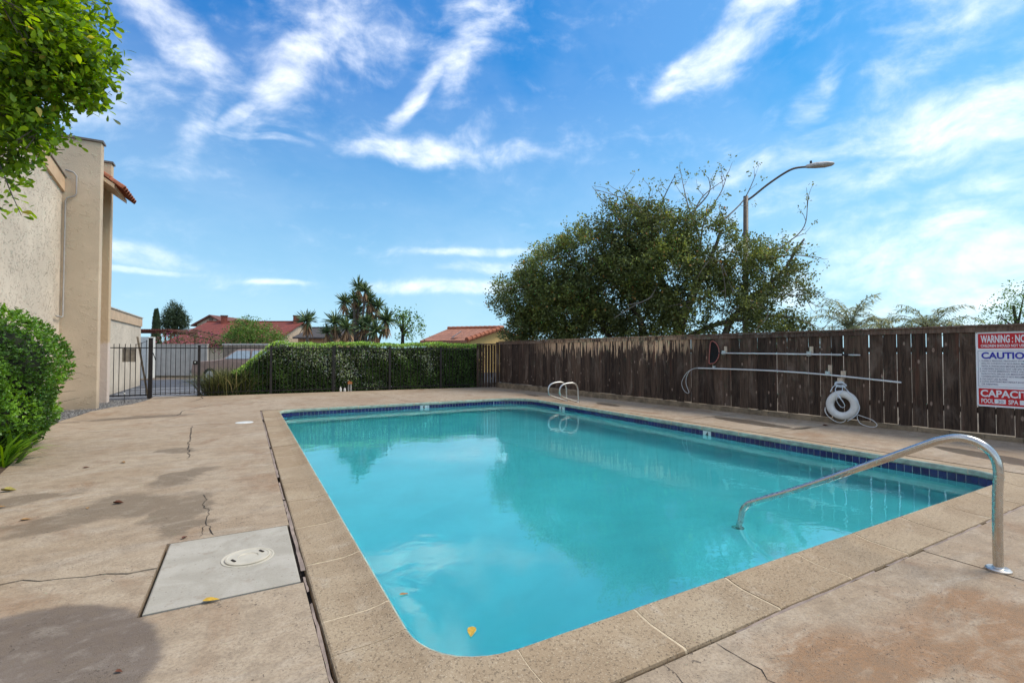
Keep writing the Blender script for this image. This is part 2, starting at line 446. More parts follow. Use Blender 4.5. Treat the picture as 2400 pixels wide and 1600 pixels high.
    base = nt.mix(nt.math('MULTIPLY', pits, 0.75), base, (0.05892, 0.04199, 0.03087))
    base = nt.mix(nt.ramp(fine, 0.40, 0.68, 0.0, 0.45), base, (0.1416, 0.1026, 0.06886))
    base = nt.mix(nt.ramp(grain, 0.45, 0.7, 0.0, 0.20), base, (0.5892, 0.5015, 0.3918))
    nt.link(base, b.inputs['Base Color'])
    nt.link(nt.ramp(wet, 0, 1, 0.82, 0.28), b.inputs['Roughness'])
    b.inputs['Specular IOR Level'].default_value = 0.35
    h = nt.math('SUBTRACT', nt.math('ADD', nt.math('MULTIPLY', fine, 0.5), nt.math('MULTIPLY', grain, 0.35)), nt.math('MULTIPLY', pits, 1.2))
    h = nt.math('ADD', h, nt.math('MULTIPLY', mid, 1.4))
    bump(nt, b, h, 0.55, 0.005)
    return m

def coping_material():
    m, nt, b = new_mat('speckled_precast_concrete')
    p = geo_pos(nt)
    oi = nt.new('ShaderNodeObjectInfo')
    rnd = oi.outputs['Random']
    big = nt.noise(p, 2.4, 5, 0.65, 0.4)
    c = nt.mix(nt.ramp(big, 0.3, 0.7), (0.2948, 0.2143, 0.1329), (0.4004, 0.309, 0.2036))
    c = nt.mix(nt.math('MULTIPLY', rnd, 0.55), c, (0.2904, 0.1962, 0.1096))
    blot = nt.ramp(nt.noise(nt.mapping(p, loc=(3, 1, 0)), 5.5, 6, 0.7, 0.5), 0.52, 0.72)
    c = nt.mix(nt.math('MULTIPLY', blot, 0.4), c, (0.4928, 0.417, 0.3181))
    sp = nt.ramp(nt.noise(p, 62, 4, 0.8), 0.53, 0.63)
    sp2 = nt.ramp(nt.voronoi(p, 48), 0.30, 0.14)
    spk = nt.math('MAXIMUM', nt.math('MULTIPLY', sp, 0.75), nt.math('MULTIPLY', sp2, nt.ramp(nt.noise(p, 20, 3, 0.6), 0.42, 0.6)))
    c = nt.mix(nt.math('MULTIPLY', spk, 0.68), c, (0.0748, 0.05314, 0.03534))
    lt = nt.ramp(nt.noise(nt.mapping(p, loc=(5, 5, 5)), 110, 2, 0.6), 0.58, 0.68)
    c = nt.mix(nt.math('MULTIPLY', lt, 0.45), c, (0.5984, 0.4906, 0.3534))
    nt.link(c, b.inputs['Base Color'])
    b.inputs['Roughness'].default_value = 0.85; b.inputs['Specular IOR Level'].default_value = 0.3
    bump(nt, b, nt.math('SUBTRACT', nt.noise(p, 40, 4, 0.7), spk), 0.5, 0.003)
    return m

def stucco(name, c, scale=11.0, strength=0.9, skip=0.0):
    m, nt, b = new_mat(name)
    p = geo_pos(nt)
    w = nt.noise(nt.mapping(p, sc=(1, 1, 1.5)), scale, 5, 0.68, 0.35)
    gate = nt.ramp(nt.noise(nt.mapping(p, loc=(3, 3, 3)), scale * 0.45, 3, 0.6), 0.40, 0.62)
    big = nt.noise(p, 0.8, 4, 0.6)
    lap = nt.math('MULTIPLY', nt.ramp(w, 0.54, 0.60), gate)
    cc = nt.mix(nt.ramp(big, 0.35, 0.7), tuple(x * 0.88 for x in c), tuple(min(1, x * 1.08) for x in c))
    cc = nt.mix(nt.math('MULTIPLY', nt.ramp(nt.noise(p, 40, 4, 0.7), 0.5, 0.72), 0.22), cc, tuple(x * 0.6 for x in c))
    sp = nt.new('ShaderNodeSeparateXYZ'); nt.link(p, sp.inputs[0])
    dirt = nt.math('MULTIPLY', nt.ramp(nt.math('ADD', sp.outputs[2], nt.math('MULTIPLY', nt.noise(p, 4, 4, 0.6), 0.5)), 0.62, 0.18), 0.4)
    cc = nt.mix(dirt, cc, tuple(x * 0.55 for x in c))
    nt.link(cc, b.inputs['Base Color'])
    b.inputs['Roughness'].default_value = 0.9; b.inputs['Specular IOR Level'].default_value = 0.2
    bump(nt, b, nt.math('ADD', lap, nt.math('MULTIPLY', nt.noise(p, 55, 5, 0.65), 0.45)), strength, 0.012)
    return m

def wood_material(name, dark=(0.022, 0.0155, 0.0125), mid=(0.090, 0.063, 0.046), grey=(0.160, 0.130, 0.107), peel=1.0):
    m, nt, b = new_mat(name)
    p = geo_pos(nt)
    rnd = nt.new('ShaderNodeObjectInfo').outputs['Random']
    off = nt.comb(nt.math('MULTIPLY', rnd, 31.0), nt.math('MULTIPLY', rnd, 17.0), nt.math('MULTIPLY', rnd, 9.0))
    q = nt.vmath('ADD', p, off)
    g = nt.noise(nt.mapping(q, sc=(9, 9, 0.55)), 3.2, 7, 0.65, 0.6)
    g2 = nt.noise(nt.mapping(q, sc=(60, 60, 1.6)), 2.2, 5, 0.6, 0.3)
    big = nt.noise(nt.mapping(q, sc=(2, 2, 0.8)), 1.6, 5, 0.65, 0.5)
    c = nt.mix(nt.ramp(g, 0.28, 0.72), dark, mid)
    c = nt.mix(nt.math('MULTIPLY', nt.ramp(big, 0.50, 0.74), 0.75), c, grey)
    c = nt.mix(nt.math('MULTIPLY', nt.ramp(g2, 0.56, 0.76), 0.35), c, (0.272, 0.2, 0.15))
    red = nt.math('MULTIPLY', nt.ramp(nt.noise(nt.mapping(q, loc=(8, 0, 0), sc=(5, 5, 0.5)), 1.4, 4, 0.6), 0.58, 0.76), 0.4)
    c = nt.mix(red, c, (0.1785, 0.072, 0.045))
    c = nt.mix(1.0, c, nt.mix(nt.math('FRACT', nt.math('MULTIPLY', rnd, 7.31)), (0.62, 0.58, 0.56), (1.55, 1.45, 1.35)), 'MULTIPLY')
    # knots
    kv = nt.mapping(q, sc=(8.0, 8.0, 3.6))
    kn = nt.ramp(nt.voronoi(kv, 0.95), 0.17, 0.05)
    c = nt.mix(nt.math('MULTIPLY', kn, 0.6), c, (0.442, 0.32, 0.2475))
    c = nt.mix(nt.ramp(nt.voronoi(kv, 0.95), 0.05, 0.02), c, (0.034, 0.0224, 0.018))
    if peel:
        # bare wood where the stain has flaked from the top of the boards
        sp = nt.new('ShaderNodeSeparateXYZ'); nt.link(p, sp.inputs[0])
        zz = sp.outputs[2]; yy = sp.outputs[1]
        zone = nt.math('MULTIPLY', nt.ramp(yy, 7.2, 8.8), nt.ramp(yy, 14.2, 12.2))
        n1 = nt.noise(nt.mapping(q, sc=(14, 14, 1.3)), 1.1, 5, 0.65, 0.4)
        thr = nt.math('ADD', n1, nt.ramp(zz, 0.85, 1.62, 0.0, 0.24))
        pl = nt.math('MULTIPLY', nt.math('MULTIPLY', nt.ramp(thr, 0.68, 0.75), zone), peel)
        c = nt.mix(nt.math('MULTIPLY', pl, 0.85), c, (0.748, 0.496, 0.3075))
    nt.link(c, b.inputs['Base Color'])
    b.inputs['Roughness'].default_value = 0.85; b.inputs['Specular IOR Level'].default_value = 0.2
    bump(nt, b, nt.math('ADD', g, nt.math('MULTIPLY', g2, 0.6)), 0.5, 0.006)
    return m

def water_material():
    m, nt, b = new_mat('pool_water')
    nt.n.remove(b)
    p = geo_pos(nt)
    n1 = nt.noise(nt.mapping(p, rot=(0, 0, 0.5), sc=(1, 1.25, 1)), 3.2, 3, 0.5, 0.4)
    n2 = nt.noise(nt.mapping(p, rot=(0, 0, -0.3), sc=(1, 1.5, 1)), 13.0, 3, 0.5, 0.3)
    zone = nt.ramp(nt.noise(p, 0.55, 2, 0.5), 0.35, 0.65, 0.35, 1.0)
    h = nt.math('ADD', nt.math('MULTIPLY', n1, 1.0), nt.math('MULTIPLY', nt.math('MULTIPLY', n2, 0.22), zone))
    bp = nt.new('ShaderNodeBump'); bp.inputs['Strength'].default_value = 1.0; bp.inputs['Distance'].default_value = 0.0020
    nt.link(h, bp.inputs['Height'])
    fr = nt.new('ShaderNodeFresnel'); fr.inputs[0].default_value = 1.9
    nt.link(bp.outputs[0], fr.inputs[1])
    tr = nt.new('ShaderNodeBsdfRefraction'); tr.inputs['Color'].default_value = (*WATER_TINT, 1); tr.inputs['IOR'].default_value = 1.33; tr.inputs['Roughness'].default_value = 0.10
    nt.link(bp.outputs[0], tr.inputs['Normal'])
    gl = nt.new('ShaderNodeBsdfGlossy'); gl.inputs['Roughness'].default_value = 0.0
    gl.inputs['Color'].default_value = (1, 1, 1, 1)
    nt.link(bp.outputs[0], gl.inputs['Normal'])
    mx = nt.new('ShaderNodeMixShader')
    nt.link(fr.outputs[0], mx.inputs[0]); nt.link(tr.outputs[0], mx.inputs[1]); nt.link(gl.outputs[0], mx.inputs[2])
    nt.link(mx.outputs[0], nt.n['Material Output'].inputs[0])
    return m
WATER_TINT = (0.34, 0.92, 0.97)

def roof_material(name, c, ux, uy, rows=0.33, cols=0.25, strength=0.8):
    """clay tiles too far off to tell apart: courses as relief; ux, uy = horizontal along-ridge axis"""
    m, nt, b = new_mat(name)
    p = geo_pos(nt)
    s = nt.vmath('DOT_PRODUCT', p, (ux, uy, 0)); z = nt.new('ShaderNodeSeparateXYZ'); nt.link(p, z.inputs[0])
    row = nt.math('FRACT', nt.math('DIVIDE', z.outputs[2], rows * 0.38))
    colw = nt.math('SINE', nt.math('MULTIPLY', s, 2 * math.pi / cols))
    f = nt.noise(p, 3.0, 5, 0.7); f2 = nt.noise(p, 0.6, 3, 0.6)
    cc = nt.mix(nt.ramp(f, 0.3, 0.7), tuple(x * 0.7 for x in c), tuple(x * 1.2 for x in c))
    cc = nt.mix(nt.math('MULTIPLY', nt.ramp(f2, 0.4, 0.7), 0.4), cc, tuple(x * 0.6 for x in c))
    cc = nt.mix(nt.math('MULTIPLY', nt.ramp(row, 0.86, 0.98), 0.55), cc, tuple(x * 0.35 for x in c))
    nt.link(cc, b.inputs['Base Color']); b.inputs['Roughness'].default_value = 0.85
    bump(nt, b, nt.math('ADD', nt.math('MULTIPLY', colw, 0.5), nt.math('SUBTRACT', 1.0, row)), strength, 0.05)
    return m

def steel(name, c=(0.62, 0.60, 0.56), rough=0.22):
    m, nt, b = new_mat(name)
    p = geo_pos(nt)
    b.inputs['Metallic'].default_value = 1.0
    f = nt.noise(p, 14, 5, 0.65)
    nt.link(nt.mix(nt.ramp(f, 0.35, 0.75), tuple(x * 0.82 for x in c), c), b.inputs['Base Color'])
    nt.link(nt.ramp(nt.noise(p, 30, 4, 0.6), 0.3, 0.75, rough * 0.75, rough * 1.5), b.inputs['Roughness'])
    return m

M = {}
M['deck'] = deck_material()
M['coping'] = coping_material()
M['coping_nose'] = simple('coping_nose_pale_green', (0.30, 0.36, 0.29), 0.8, var=0.25, scale=9, bmp=0.4, bscale=60)
M['grout_tan'] = simple('tan_mortar', (0.52, 0.41, 0.27), 0.9, var=0.2, scale=20, bmp=0.3)
M['plaster'] = simple('pool_plaster', (0.74, 0.86, 0.86), 0.7, var=0.06, scale=1.2)
M['tile_grout'] = simple('tile_grout', (0.52, 0.56, 0.58), 0.7, var=0.12, scale=30)
M['dirt'] = simple('dark_joint_dirt', (0.030, 0.022, 0.017), 0.95, var=0.5, scale=25, bmp=0.6, bscale=80)
M['sealant'] = simple('old_joint_sealant', (0.26, 0.195, 0.155), 0.75, var=0.25, scale=8, bmp=0.4, bscale=30)
M['panel'] = simple('pale_concrete_panel', (0.40, 0.36, 0.295), 0.85, var=0.10, scale=3, bmp=0.25, bscale=120)
mp_, np_, bp_m = new_mat('stained_concrete_plate')
pp_ = geo_pos(np_)
cpl = np_.mix(np_.ramp(np_.noise(pp_, 3.5, 6, 0.65, 0.5), 0.35, 0.7), (0.34, 0.305, 0.245), (0.43, 0.39, 0.325))
cpl = np_.mix(np_.math('MULTIPLY', np_.ramp(np_.noise(np_.mapping(pp_, loc=(2, 5, 0)), 9.0, 5, 0.65), 0.56, 0.72), 0.45), cpl, (0.23, 0.17, 0.115))
cpl = np_.mix(np_.math('MULTIPLY', np_.ramp(np_.voronoi(pp_, 26), 0.16, 0.06), 0.5), cpl, (0.10, 0.075, 0.055))
cpl = np_.mix(np_.ramp(np_.noise(pp_, 120, 3, 0.7), 0.5, 0.7, 0.0, 0.25), cpl, (0.18, 0.15, 0.12))
np_.link(cpl, bp_m.inputs['Base Color']); bp_m.inputs['Roughness'].default_value = 0.85
bump(np_, bp_m, np_.noise(pp_, 120, 4, 0.7), 0.3, 0.003)
M['panel'] = mp_
M['cream'] = simple('cream_plastic', (0.50, 0.445, 0.345), 0.45, var=0.10, scale=8)
M['kerb'] = simple('kerb_block', (0.22, 0.165, 0.105), 0.9, var=0.35, scale=5, bmp=0.5, bscale=60)
M['wall_stucco'] = stucco('light_stucco', (0.64, 0.54, 0.425), 16.0, 1.0)
M['wing_stucco'] = stucco('tan_stucco', (0.60, 0.475, 0.34), 6.5, 0.65)
M['trim'] = simple('tan_trim', (0.58, 0.40, 0.25), 0.6, var=0.12, scale=4)
M['trim_dark'] = simple('brown_metal_coping', (0.15, 0.12, 0.095), 0.5, var=0.15)
M['wood'] = wood_material('weathered_fence_wood')
M['wood_rail'] = wood_material('weathered_rail_wood', (0.05, 0.036, 0.029), (0.13, 0.095, 0.075), (0.25, 0.21, 0.18), 0.5)
M['stake'] = simple('raw_timber', (0.20, 0.155, 0.105), 0.85, var=0.3, scale=9)
M['iron'] = simple('black_iron', (0.018, 0.013, 0.011), 0.45, var=0.4, scale=10)
M['steel'] = steel('polished_steel')
M['alu'] = simple('white_aluminium', (0.56, 0.57, 0.56), 0.4, 0.1, var=0.1)
M['white_plastic'] = simple('white_plastic', (0.64, 0.63, 0.585), 0.45, var=0.06, scale=9)
M['rope'] = simple('pale_blue_rope', (0.62, 0.68, 0.72), 0.7, var=0.12, scale=60)
M['rope_white'] = simple('white_rope', (0.66, 0.65, 0.62), 0.75, var=0.12, scale=60)
M['net'] = simple('black_net', (0.008, 0.008, 0.008), 0.9, var=0.3, scale=90, bmp=0.5, bscale=300)
M['net_rim'] = simple('faded_red_rim', (0.32, 0.11, 0.085), 0.5, var=0.25)
M['block_wood'] = simple('pale_mounting_block', (0.52, 0.42, 0.31), 0.7, var=0.15, scale=15)
M['clip'] = simple('grey_green_clip', (0.42, 0.48, 0.46), 0.5, var=0.1)
M['sign_white'] = simple('sign_white', (0.72, 0.73, 0.76), 0.35, var=0.03)
M['sign_red'] = simple('sign_red', (0.50, 0.008, 0.016), 0.35, var=0.06)
M['sign_blue'] = simple('sign_blue', (0.022, 0.026, 0.34), 0.35, var=0.05)
M['sign_grey'] = simple('sign_grey_ink', (0.13, 0.13, 0.22), 0.4, var=0.05)
M['black_ink'] = simple('black_ink', (0.012, 0.012, 0.014), 0.4, var=0.1)
M['marker'] = simple('white_marker_tile', (0.66, 0.70, 0.69), 0.25, var=0.05)
M['bark'] = simple('grey_bark', (0.115, 0.095, 0.078), 0.9, var=0.35, scale=9, bmp=0.8, bscale=30)
M['bark_dark'] = simple('dark_bark', (0.045, 0.035, 0.028), 0.9, var=0.35, scale=9, bmp=0.8, bscale=30)
M['twig'] = simple('pale_twig', (0.20, 0.175, 0.145), 0.9, var=0.25)
M['soil'] = simple('planting_soil', (0.085, 0.055, 0.036), 0.95, var=0.4, scale=6, bmp=0.8, bscale=30)
M['asphalt'] = simple('alley_asphalt', (0.075, 0.078, 0.088), 0.85, var=0.3, scale=3, bmp=0.4, bscale=60)
M['pale_stripe'] = simple('pale_stripe_grey', (0.42, 0.42, 0.43), 0.8, var=0.25, scale=6)
M['ground'] = simple('dry_ground', (0.15, 0.115, 0.08), 0.95, var=0.35, scale=0.7, bmp=0.4, bscale=9)
M['gravel'] = simple('grey_gravel', (0.14, 0.135, 0.135), 0.9, var=0.5, scale=22)
M['terracotta'] = simple('terracotta', (0.33, 0.105, 0.050), 0.8, var=0.3, scale=9, bmp=0.3)
M['conduit'] = simple('grey_conduit', (0.33, 0.31, 0.29), 0.5, var=0.12)
M['water'] = water_material()
mt, nt_, b_ = new_mat('cobalt_tile')
rnd_ = nt_.new('ShaderNodeObjectInfo').outputs['Random']
nt_.link(nt_.mix(rnd_, (0.012, 0.012, 0.075), (0.026, 0.028, 0.14)), b_.inputs['Base Color'])
b_.inputs['Roughness'].default_value = 0.16
M['tile'] = mt

# ------------------------------------------------------------------ ground
POOL = dict(xl=0.676, xr=6.965, yn=1.838, yf=11.90)
CW = 0.342                      # coping width
XO0, XO1, YO0, YO1 = POOL['xl'] - CW, POOL['xr'] + CW, POOL['yn'] - CW, POOL['yf'] + CW
def fill_loops(loops, z, name, mat, parent=None, thick=0.0, origin=(0, 0, 0), kind=None):
    """flat sheet (or slab) bounded by an outer loop and holes"""
    bm = bmesh.new(); es = []
    for lp in loops:
        vs = [bm.verts.new((x, y, z)) for x, y in lp]
        for i in range(len(vs)): es.append(bm.edges.new((vs[i], vs[(i + 1) % len(vs)])))
    bmesh.ops.triangle_fill(bm, edges=es, use_beauty=True, use_dissolve=False)
    for f in bm.faces:
        if f.normal.z < 0: f.normal_flip()
    if thick:
        top = list(bm.faces)
        ret = bmesh.ops.extrude_face_region(bm, geom=top)
        for g in ret['geom']:
            if isinstance(g, bmesh.types.BMVert): g.co.z += 0
        bot = [g for g in ret['geom'] if isinstance(g, bmesh.types.BMVert)]
        for v_ in bot: v_.co.z -= thick
        for f in [g for g in ret['geom'] if isinstance(g, bmesh.types.BMFace)]: f.normal_flip()
        bmesh.ops.recalc_face_normals(bm, faces=bm.faces)
    bmesh.ops.translate(bm, verts=bm.verts, vec=-Vector(origin))
    me = bpy.data.meshes.new(name); bm.to_mesh(me); bm.free(); me.materials.append(mat)
    o = put(name, me, parent, origin)
    if kind: o['kind'] = kind
    return o
BIG = 900
fill_loops([[(-BIG, -BIG), (BIG, -BIG), (BIG, BIG), (-BIG, BIG)],
            [(XO0 + .12, YO0 + .12), (XO1 - .12, YO0 + .12), (XO1 - .12, YO1 - .12), (XO0 + .12, YO1 - .12)]], -0.125, 'ground', M['ground'], kind='structure')
FX, FD, FY0 = 9.9335, -0.1121, 1.869
def fence_x(y): return FX + FD * (y - FY0)
# planting soil, gravel and the alley beyond the gate
fill_loops([[(-6, -4), (-2.15, -4), (-2.15, 7.0), (-2.3, 9.0), (-2.7, 10.4), (-6, 10.4)]], -0.022, 'planting_bed', M['soil'], kind='structure')
fill_loops([[(-0.95, 17.02), (8.8, 16.35), (8.8, 19.0), (-0.4, 19.2)]], -0.018, 'hedge_bed', M['soil'], kind='structure')
gl_ = [(-3.76, 10.41), (-2.8, 10.41), (-2.95, 11.4), (-3.0, 12.3), (-2.98, 13.0), (-2.98, 13.9), (-2.50, 15.3), (-2.33, 16.8), (-2.34, 17.18), (-3.76, 17.3)]
fill_loops([gl_], -0.035, 'gravel_bed', M['gravel'], kind='structure')
fill_loops([[(-14, 17.36), (-2.4, 17.28), (-1.1, 17.24), (-0.42, 19.22), (12, 19.05), (40, 19.05), (40, 29), (-14, 29)]], -0.03, 'alley_road', M['asphalt'], kind='structure')
for i, yy in enumerate((18.0, 18.7, 19.5, 20.5, 21.8)):  # thin pale stripes across the alley asphalt
    o = G().box((-3.6, yy, -0.026), (-1.0 + 0.1 * i, yy + 0.11 + 0.02 * i, -0.024)).mk('alley_stripe', M['pale_stripe']); o['kind'] = 'structure'
# loose gravel by the wing walls
def in_poly(x, y, poly):
    c = False; n = len(poly)
    for i in range(n):
        x0, y0 = poly[i]; x1, y1 = poly[i - 1]
        if (y0 > y) != (y1 > y) and x < (x1 - x0) * (y - y0) / (y1 - y0) + x0: c = not c
    return c
pts = []
while len(pts) < 7500:
    x, y = rng.uniform(-3.74, -2.3), rng.uniform(10.4, 17.3)
    if in_poly(x, y, gl_): pts.append((x, y))
pts = np.array(pts); n = len(pts)
octa = np.array([(1, 0, 0), (-1, 0, 0), (0, 1, 0), (0, -1, 0), (0, 0, 1), (0, 0, -1)], float)
of = [(0, 2, 4), (2, 1, 4), (1, 3, 4), (3, 0, 4), (2, 0, 5), (1, 2, 5), (3, 1, 5), (0, 3, 5)]
sc_ = rng.uniform(0.008, 0.02, (n, 1, 1)) * rng.uniform(0.6, 1.3, (n, 1, 3)) * np.array([1, 1, .7])
Vg = octa[None] * sc_ * rng.uniform(0.75, 1.25, (n, 6, 1)) + np.column_stack([pts, np.full(n, -0.026)])[:, None, :]
mgl, ntg, bg_ = new_mat('gravel_stones')
ag = ntg.new('ShaderNodeAttribute', attribute_name='tint')
ntg.link(ntg.mix(ag.outputs['Fac'], (0.05, 0.05, 0.052), (0.30, 0.285, 0.27)), bg_.inputs['Base Color']); bg_.inputs['Roughness'].default_value = 0.85
gs = put('gravel', fast_mesh('gravel', Vg, of, 6, n, mgl, rng.random(n)), None)
tag(gs, 'loose dark grey gravel along the foot of the stucco wing walls', 'gravel', kind='stuff')

# ------------------------------------------------------------------ deck slabs
def wob(a, b, n=14, amp=0.012, seed=0):
    r_ = np.random.default_rng(seed); a = np.array(a, float); b = np.array(b, float)
    d = (b - a); q = np.array([-d[1], d[0]]) / np.linalg.norm(d); out = []; o = 0.0
    for i in range(n + 1):
        t = i / n
        o = 0.7 * o + r_.normal() * amp
        out.append(a + d * t + q * o * (0 if i in (0, n) else 1))
    return [tuple(x) for x in out]
g = 0.030                       # joint round the coping
xa, xb, ya, yb = XO0 - g, XO1 + g, YO0 - g, YO1 + g
RCO = 0.9 + CW + g
cxr, cyr = POOL['xr'] - 0.9, POOL['yf'] - 0.9
arc = [(cxr + RCO * math.cos(t), cyr + RCO * math.sin(t)) for t in np.linspace(math.pi / 2, 0, 12)]
def kx(y): return fence_x(y) - 0.005     # deck runs under the front of the kerb
J3 = wob((-2.18, 4.02), (-1.19, 3.79), 10, 0.012, 3)[:-1] + [(-1.19, 3.786), (-1.1, 3.80), (-1.007, 3.73), (-0.9, 3.71), (-0.798, 3.674), (-0.7, 3.665), (-0.591, 3.608), (-0.5, 3.615), (-0.452, 3.60)]
left_edge = [(-3.02, 11.4), (-3.06, 12.3), (-3.0, 13.0), (-2.98, 13.9), (-2.74, 14.75), (-2.50, 15.3), (-2.36, 16.2), (-2.33, 16.8), (-2.34, 17.25)]
deck = empty('deck', (0, 0, 0)); deck['kind'] = 'structure'
slabs = [
    [(-2.18, -4), (xa, -4), (xa, 2.978), (-0.452, 2.978), (-0.452, 3.59)] + [(x, y - 0.018 - 0.006 * math.sin(x * 9)) for x, y in J3[::-1]][1:],
    [(-0.452, 3.612), (-0.452, 4.022), (xa, 4.022)] + wob((xa, 10.385), (-2.95, 10.2), 12, 0.006, 5) + [(-2.75, 9.4), (-2.4, 7.9), (-2.25, 7.0)] + J3[:-1],
    wob((-2.95, 10.212), (xa, 10.397), 12, 0.006, 5)[::1] + [(xa, yb), (3.83, yb), (3.52, 16.80), (-1.15, 17.12), (-1.1, 17.60), (-2.36, 17.60)] + left_edge[::-1],
    [(3.845, yb)] + arc + [(xb, 6.56)] + wob((xb + 0.01, 6.56), (kx(6.6), 6.60), 8, 0.006, 8) + [(kx(15.9), 15.9), (8.30, 16.45), (3.535, 16.79)],
    [(xb, 4.79)] + wob((xb + 0.01, 4.79), (kx(4.82), 4.82), 8, 0.008, 9) + wob((kx(6.588), 6.588), (xb, 6.548), 8, 0.006, 8),
    [(3.915, ya), (3.90, -4), (kx(-4), -4)] + wob((kx(4.80), 4.80), (xb, 4.775), 8, 0.008, 9) + [(xb, ya)],
    [(xa + 0.01, -4), (3.888, -4), (3.900, ya), (xa + 0.01, ya)],
]
for i, lp in enumerate(slabs):
    cl = [lp[0]]
    for q in lp[1:]:
        if math.hypot(q[0] - cl[-1][0], q[1] - cl[-1][1]) > 1e-4: cl.append(q)
    o = fill_loops([cl], 0.0, 'concrete_slab', M['deck'], deck, thick=0.095)
# access panel set in the deck
acc = empty('access_panel', (-0.065, 3.5, 0), 'square pale concrete access panel beside the pool coping', 'panel')
gp = G(); bmz = 0.006
gp.add([(-0.432, 2.998, -.08), (0.290, 2.998, -.08), (0.290, 4.003, -.08), (-0.432, 4.003, -.08),
        (-0.432, 2.998, bmz - .006), (0.290, 2.998, bmz - .006), (0.290, 4.003, bmz - .006), (-0.432, 4.003, bmz - .006),
        (-0.424, 3.006, bmz), (0.282, 3.006, bmz), (0.282, 3.995, bmz), (-0.424, 3.995, bmz)],
       [(0, 3, 2, 1), (0, 1, 5, 4), (1, 2, 6, 5), (2, 3, 7, 6), (3, 0, 4, 7), (4, 5, 9, 8), (5, 6, 10, 9), (6, 7, 11, 10), (7, 4, 8, 11), (8, 9, 10, 11)])
gp.mk('concrete_plate', M['panel'], acc)
lid = empty('skimmer_hatch', (0.03, 3.495, 0.007), 'round cream skimmer hatch set in the concrete access panel', 'hatch')
G().lathe([(0.0, 0.001), (0.135, 0.001), (0.140, 0.004), (0.148, 0.0045), (0.150, 0.0)], (0.03, 3.495, 0.006), 40).mk('collar', M['cream'], lid, smooth=False)
G().lathe([(0.128, 0.003), (0.128, 0.008), (0.118, 0.011), (0.112, 0.008), (0.058, 0.0085), (0.055, 0.004), (0.0, 0.004)], (0.03, 3.495, 0.006), 40).mk('cover', M['cream'], lid)
for a in (0.5, 3.6):
    G().box((-0.022, -0.006, 0), (0.022, 0.006, 0.0125), Matrix.Translation((0.03 + 0.088 * math.cos(a), 3.495 + 0.088 * math.sin(a), 0.006)) @ Matrix.Rotation(a + 1.57, 4, 'Z')).mk('finger_slot', M['dirt'], lid)
lid2 = empty('skimmer_hatch', (0.0, 10.26, 0.0), 'round white skimmer hatch flush with the bare concrete deck', 'hatch')
G().lathe([(0.150, 0.0), (0.148, 0.006), (0.135, 0.008), (0.0, 0.008)], (0.0, 10.26, 0.0), 32).mk('cover', M['white_plastic'], lid2)
G().lathe([(0.05, 0.008), (0.048, 0.011), (0.0, 0.011)], (0.0, 10.26, 0.0), 20).mk('boss', M['white_plastic'], lid2)
# hairline cracks
def crack(path, w, seed, parent=deck):
    r_ = np.random.default_rng(seed); P = []
    for a, b in zip(path[:-1], path[1:]):
        n = max(2, int(math.dist(a, b) / 0.05)); P += wob(a, b, n, 0.010, seed + len(P))[:-1]
    P.append(path[-1]); v = []; f = []
    for i, p in enumerate(P):
        a = np.array(P[max(i - 1, 0)]); b = np.array(P[min(i + 1, len(P) - 1)]); d = b - a; d = d / (np.linalg.norm(d) + 1e-9)
        q = np.array([-d[1], d[0]]); ww = w * r_.uniform(0.35, 1.2) * (0.3 if i in (0, len(P) - 1) else 1) / 2
        v += [(p[0] + q[0] * ww, p[1] + q[1] * ww, 0.0022), (p[0] - q[0] * ww, p[1] - q[1] * ww, 0.0022)]
        if i: f.append((2 * i - 2, 2 * i - 1, 2 * i + 1, 2 * i))
    mk('crack', v, f, M['dirt'], parent)
crack([(-0.818, 10.2), (-0.75, 9.2), (-0.70, 8.26), (-0.625, 7.7), (-0.615, 7.1)], 0.016, 11)
crack([(-0.325, 5.25), (-0.30, 4.95), (-0.252, 4.65), (-0.241, 4.31), (-0.184, 4.06)], 0.008, 12)
crack([(-0.241, 4.31), (-0.27, 4.06)], 0.005, 13)
crack([(-2.65, 11.95), (-1.9, 12.05), (-1.22, 12.12), (-1.2, 13.0), (-0.68, 14.17), (-0.13, 14.22), (0.8, 14.35)], 0.022, 14)
crack([(-1.13, 17.0), (-1.05, 16.2), (-1.25, 15.3)], 0.03, 15)
crack([(1.86, 1.462), (1.83, 1.2), (1.8, 0.4)], 0.006, 16)
crack([(1.54, 1.462), (1.52, 1.35), (1.50, 0.6)], 0.004, 17)
crack([(8.0, 9.7), (7.6, 8.3), (7.75, 7.4)], 0.006, 18)

# ------------------------------------------------------------------ pool shell, coping, tiles, water
RC = {'nl': 0.36, 'nr': 0.36, 'fr': 0.90, 'fl': 0.36}
def rounded(x0, x1, y0, y1, r4, step=0.02):
    """closed loop, counter-clockwise from the near-left corner; r4 = nl, nr, fr, fl"""
    out = []
    for (cx, cy, r, a0) in ((x0 + r4[0], y0 + r4[0], r4[0], math.pi), (x1 - r4[1], y0 + r4[1], r4[1], 1.5 * math.pi),
                            (x1 - r4[2], y1 - r4[2], r4[2], 0.0), (x0 + r4[3], y1 - r4[3], r4[3], 0.5 * math.pi)):
        n = max(6, int(r * 1.57 / 0.06))
        for k in range(n + 1):
            a = a0 + (math.pi / 2) * k / n; out.append((cx + r * math.cos(a), cy + r * math.sin(a)))
    return out
pool = empty('swimming_pool', (3.8, 6.9, 0)); pool['kind'] = 'structure'
SB = 0.034                      # wall stands back from the coping nose
wall_loop = rounded(POOL['xl'] - SB, POOL['xr'] + SB, POOL['yn'] - SB, POOL['yf'] + SB, [RC['nl'] + SB, RC['nr'] + SB, RC['fr'] + SB, RC['fl'] + SB])
nl = len(wall_loop)
def floor_z(y): return -1.02 - 0.62 * min(1, max(0, (y - 3.5) / 6.5))
v = []; f = []; fm = []
zs = [-0.052, -0.205]
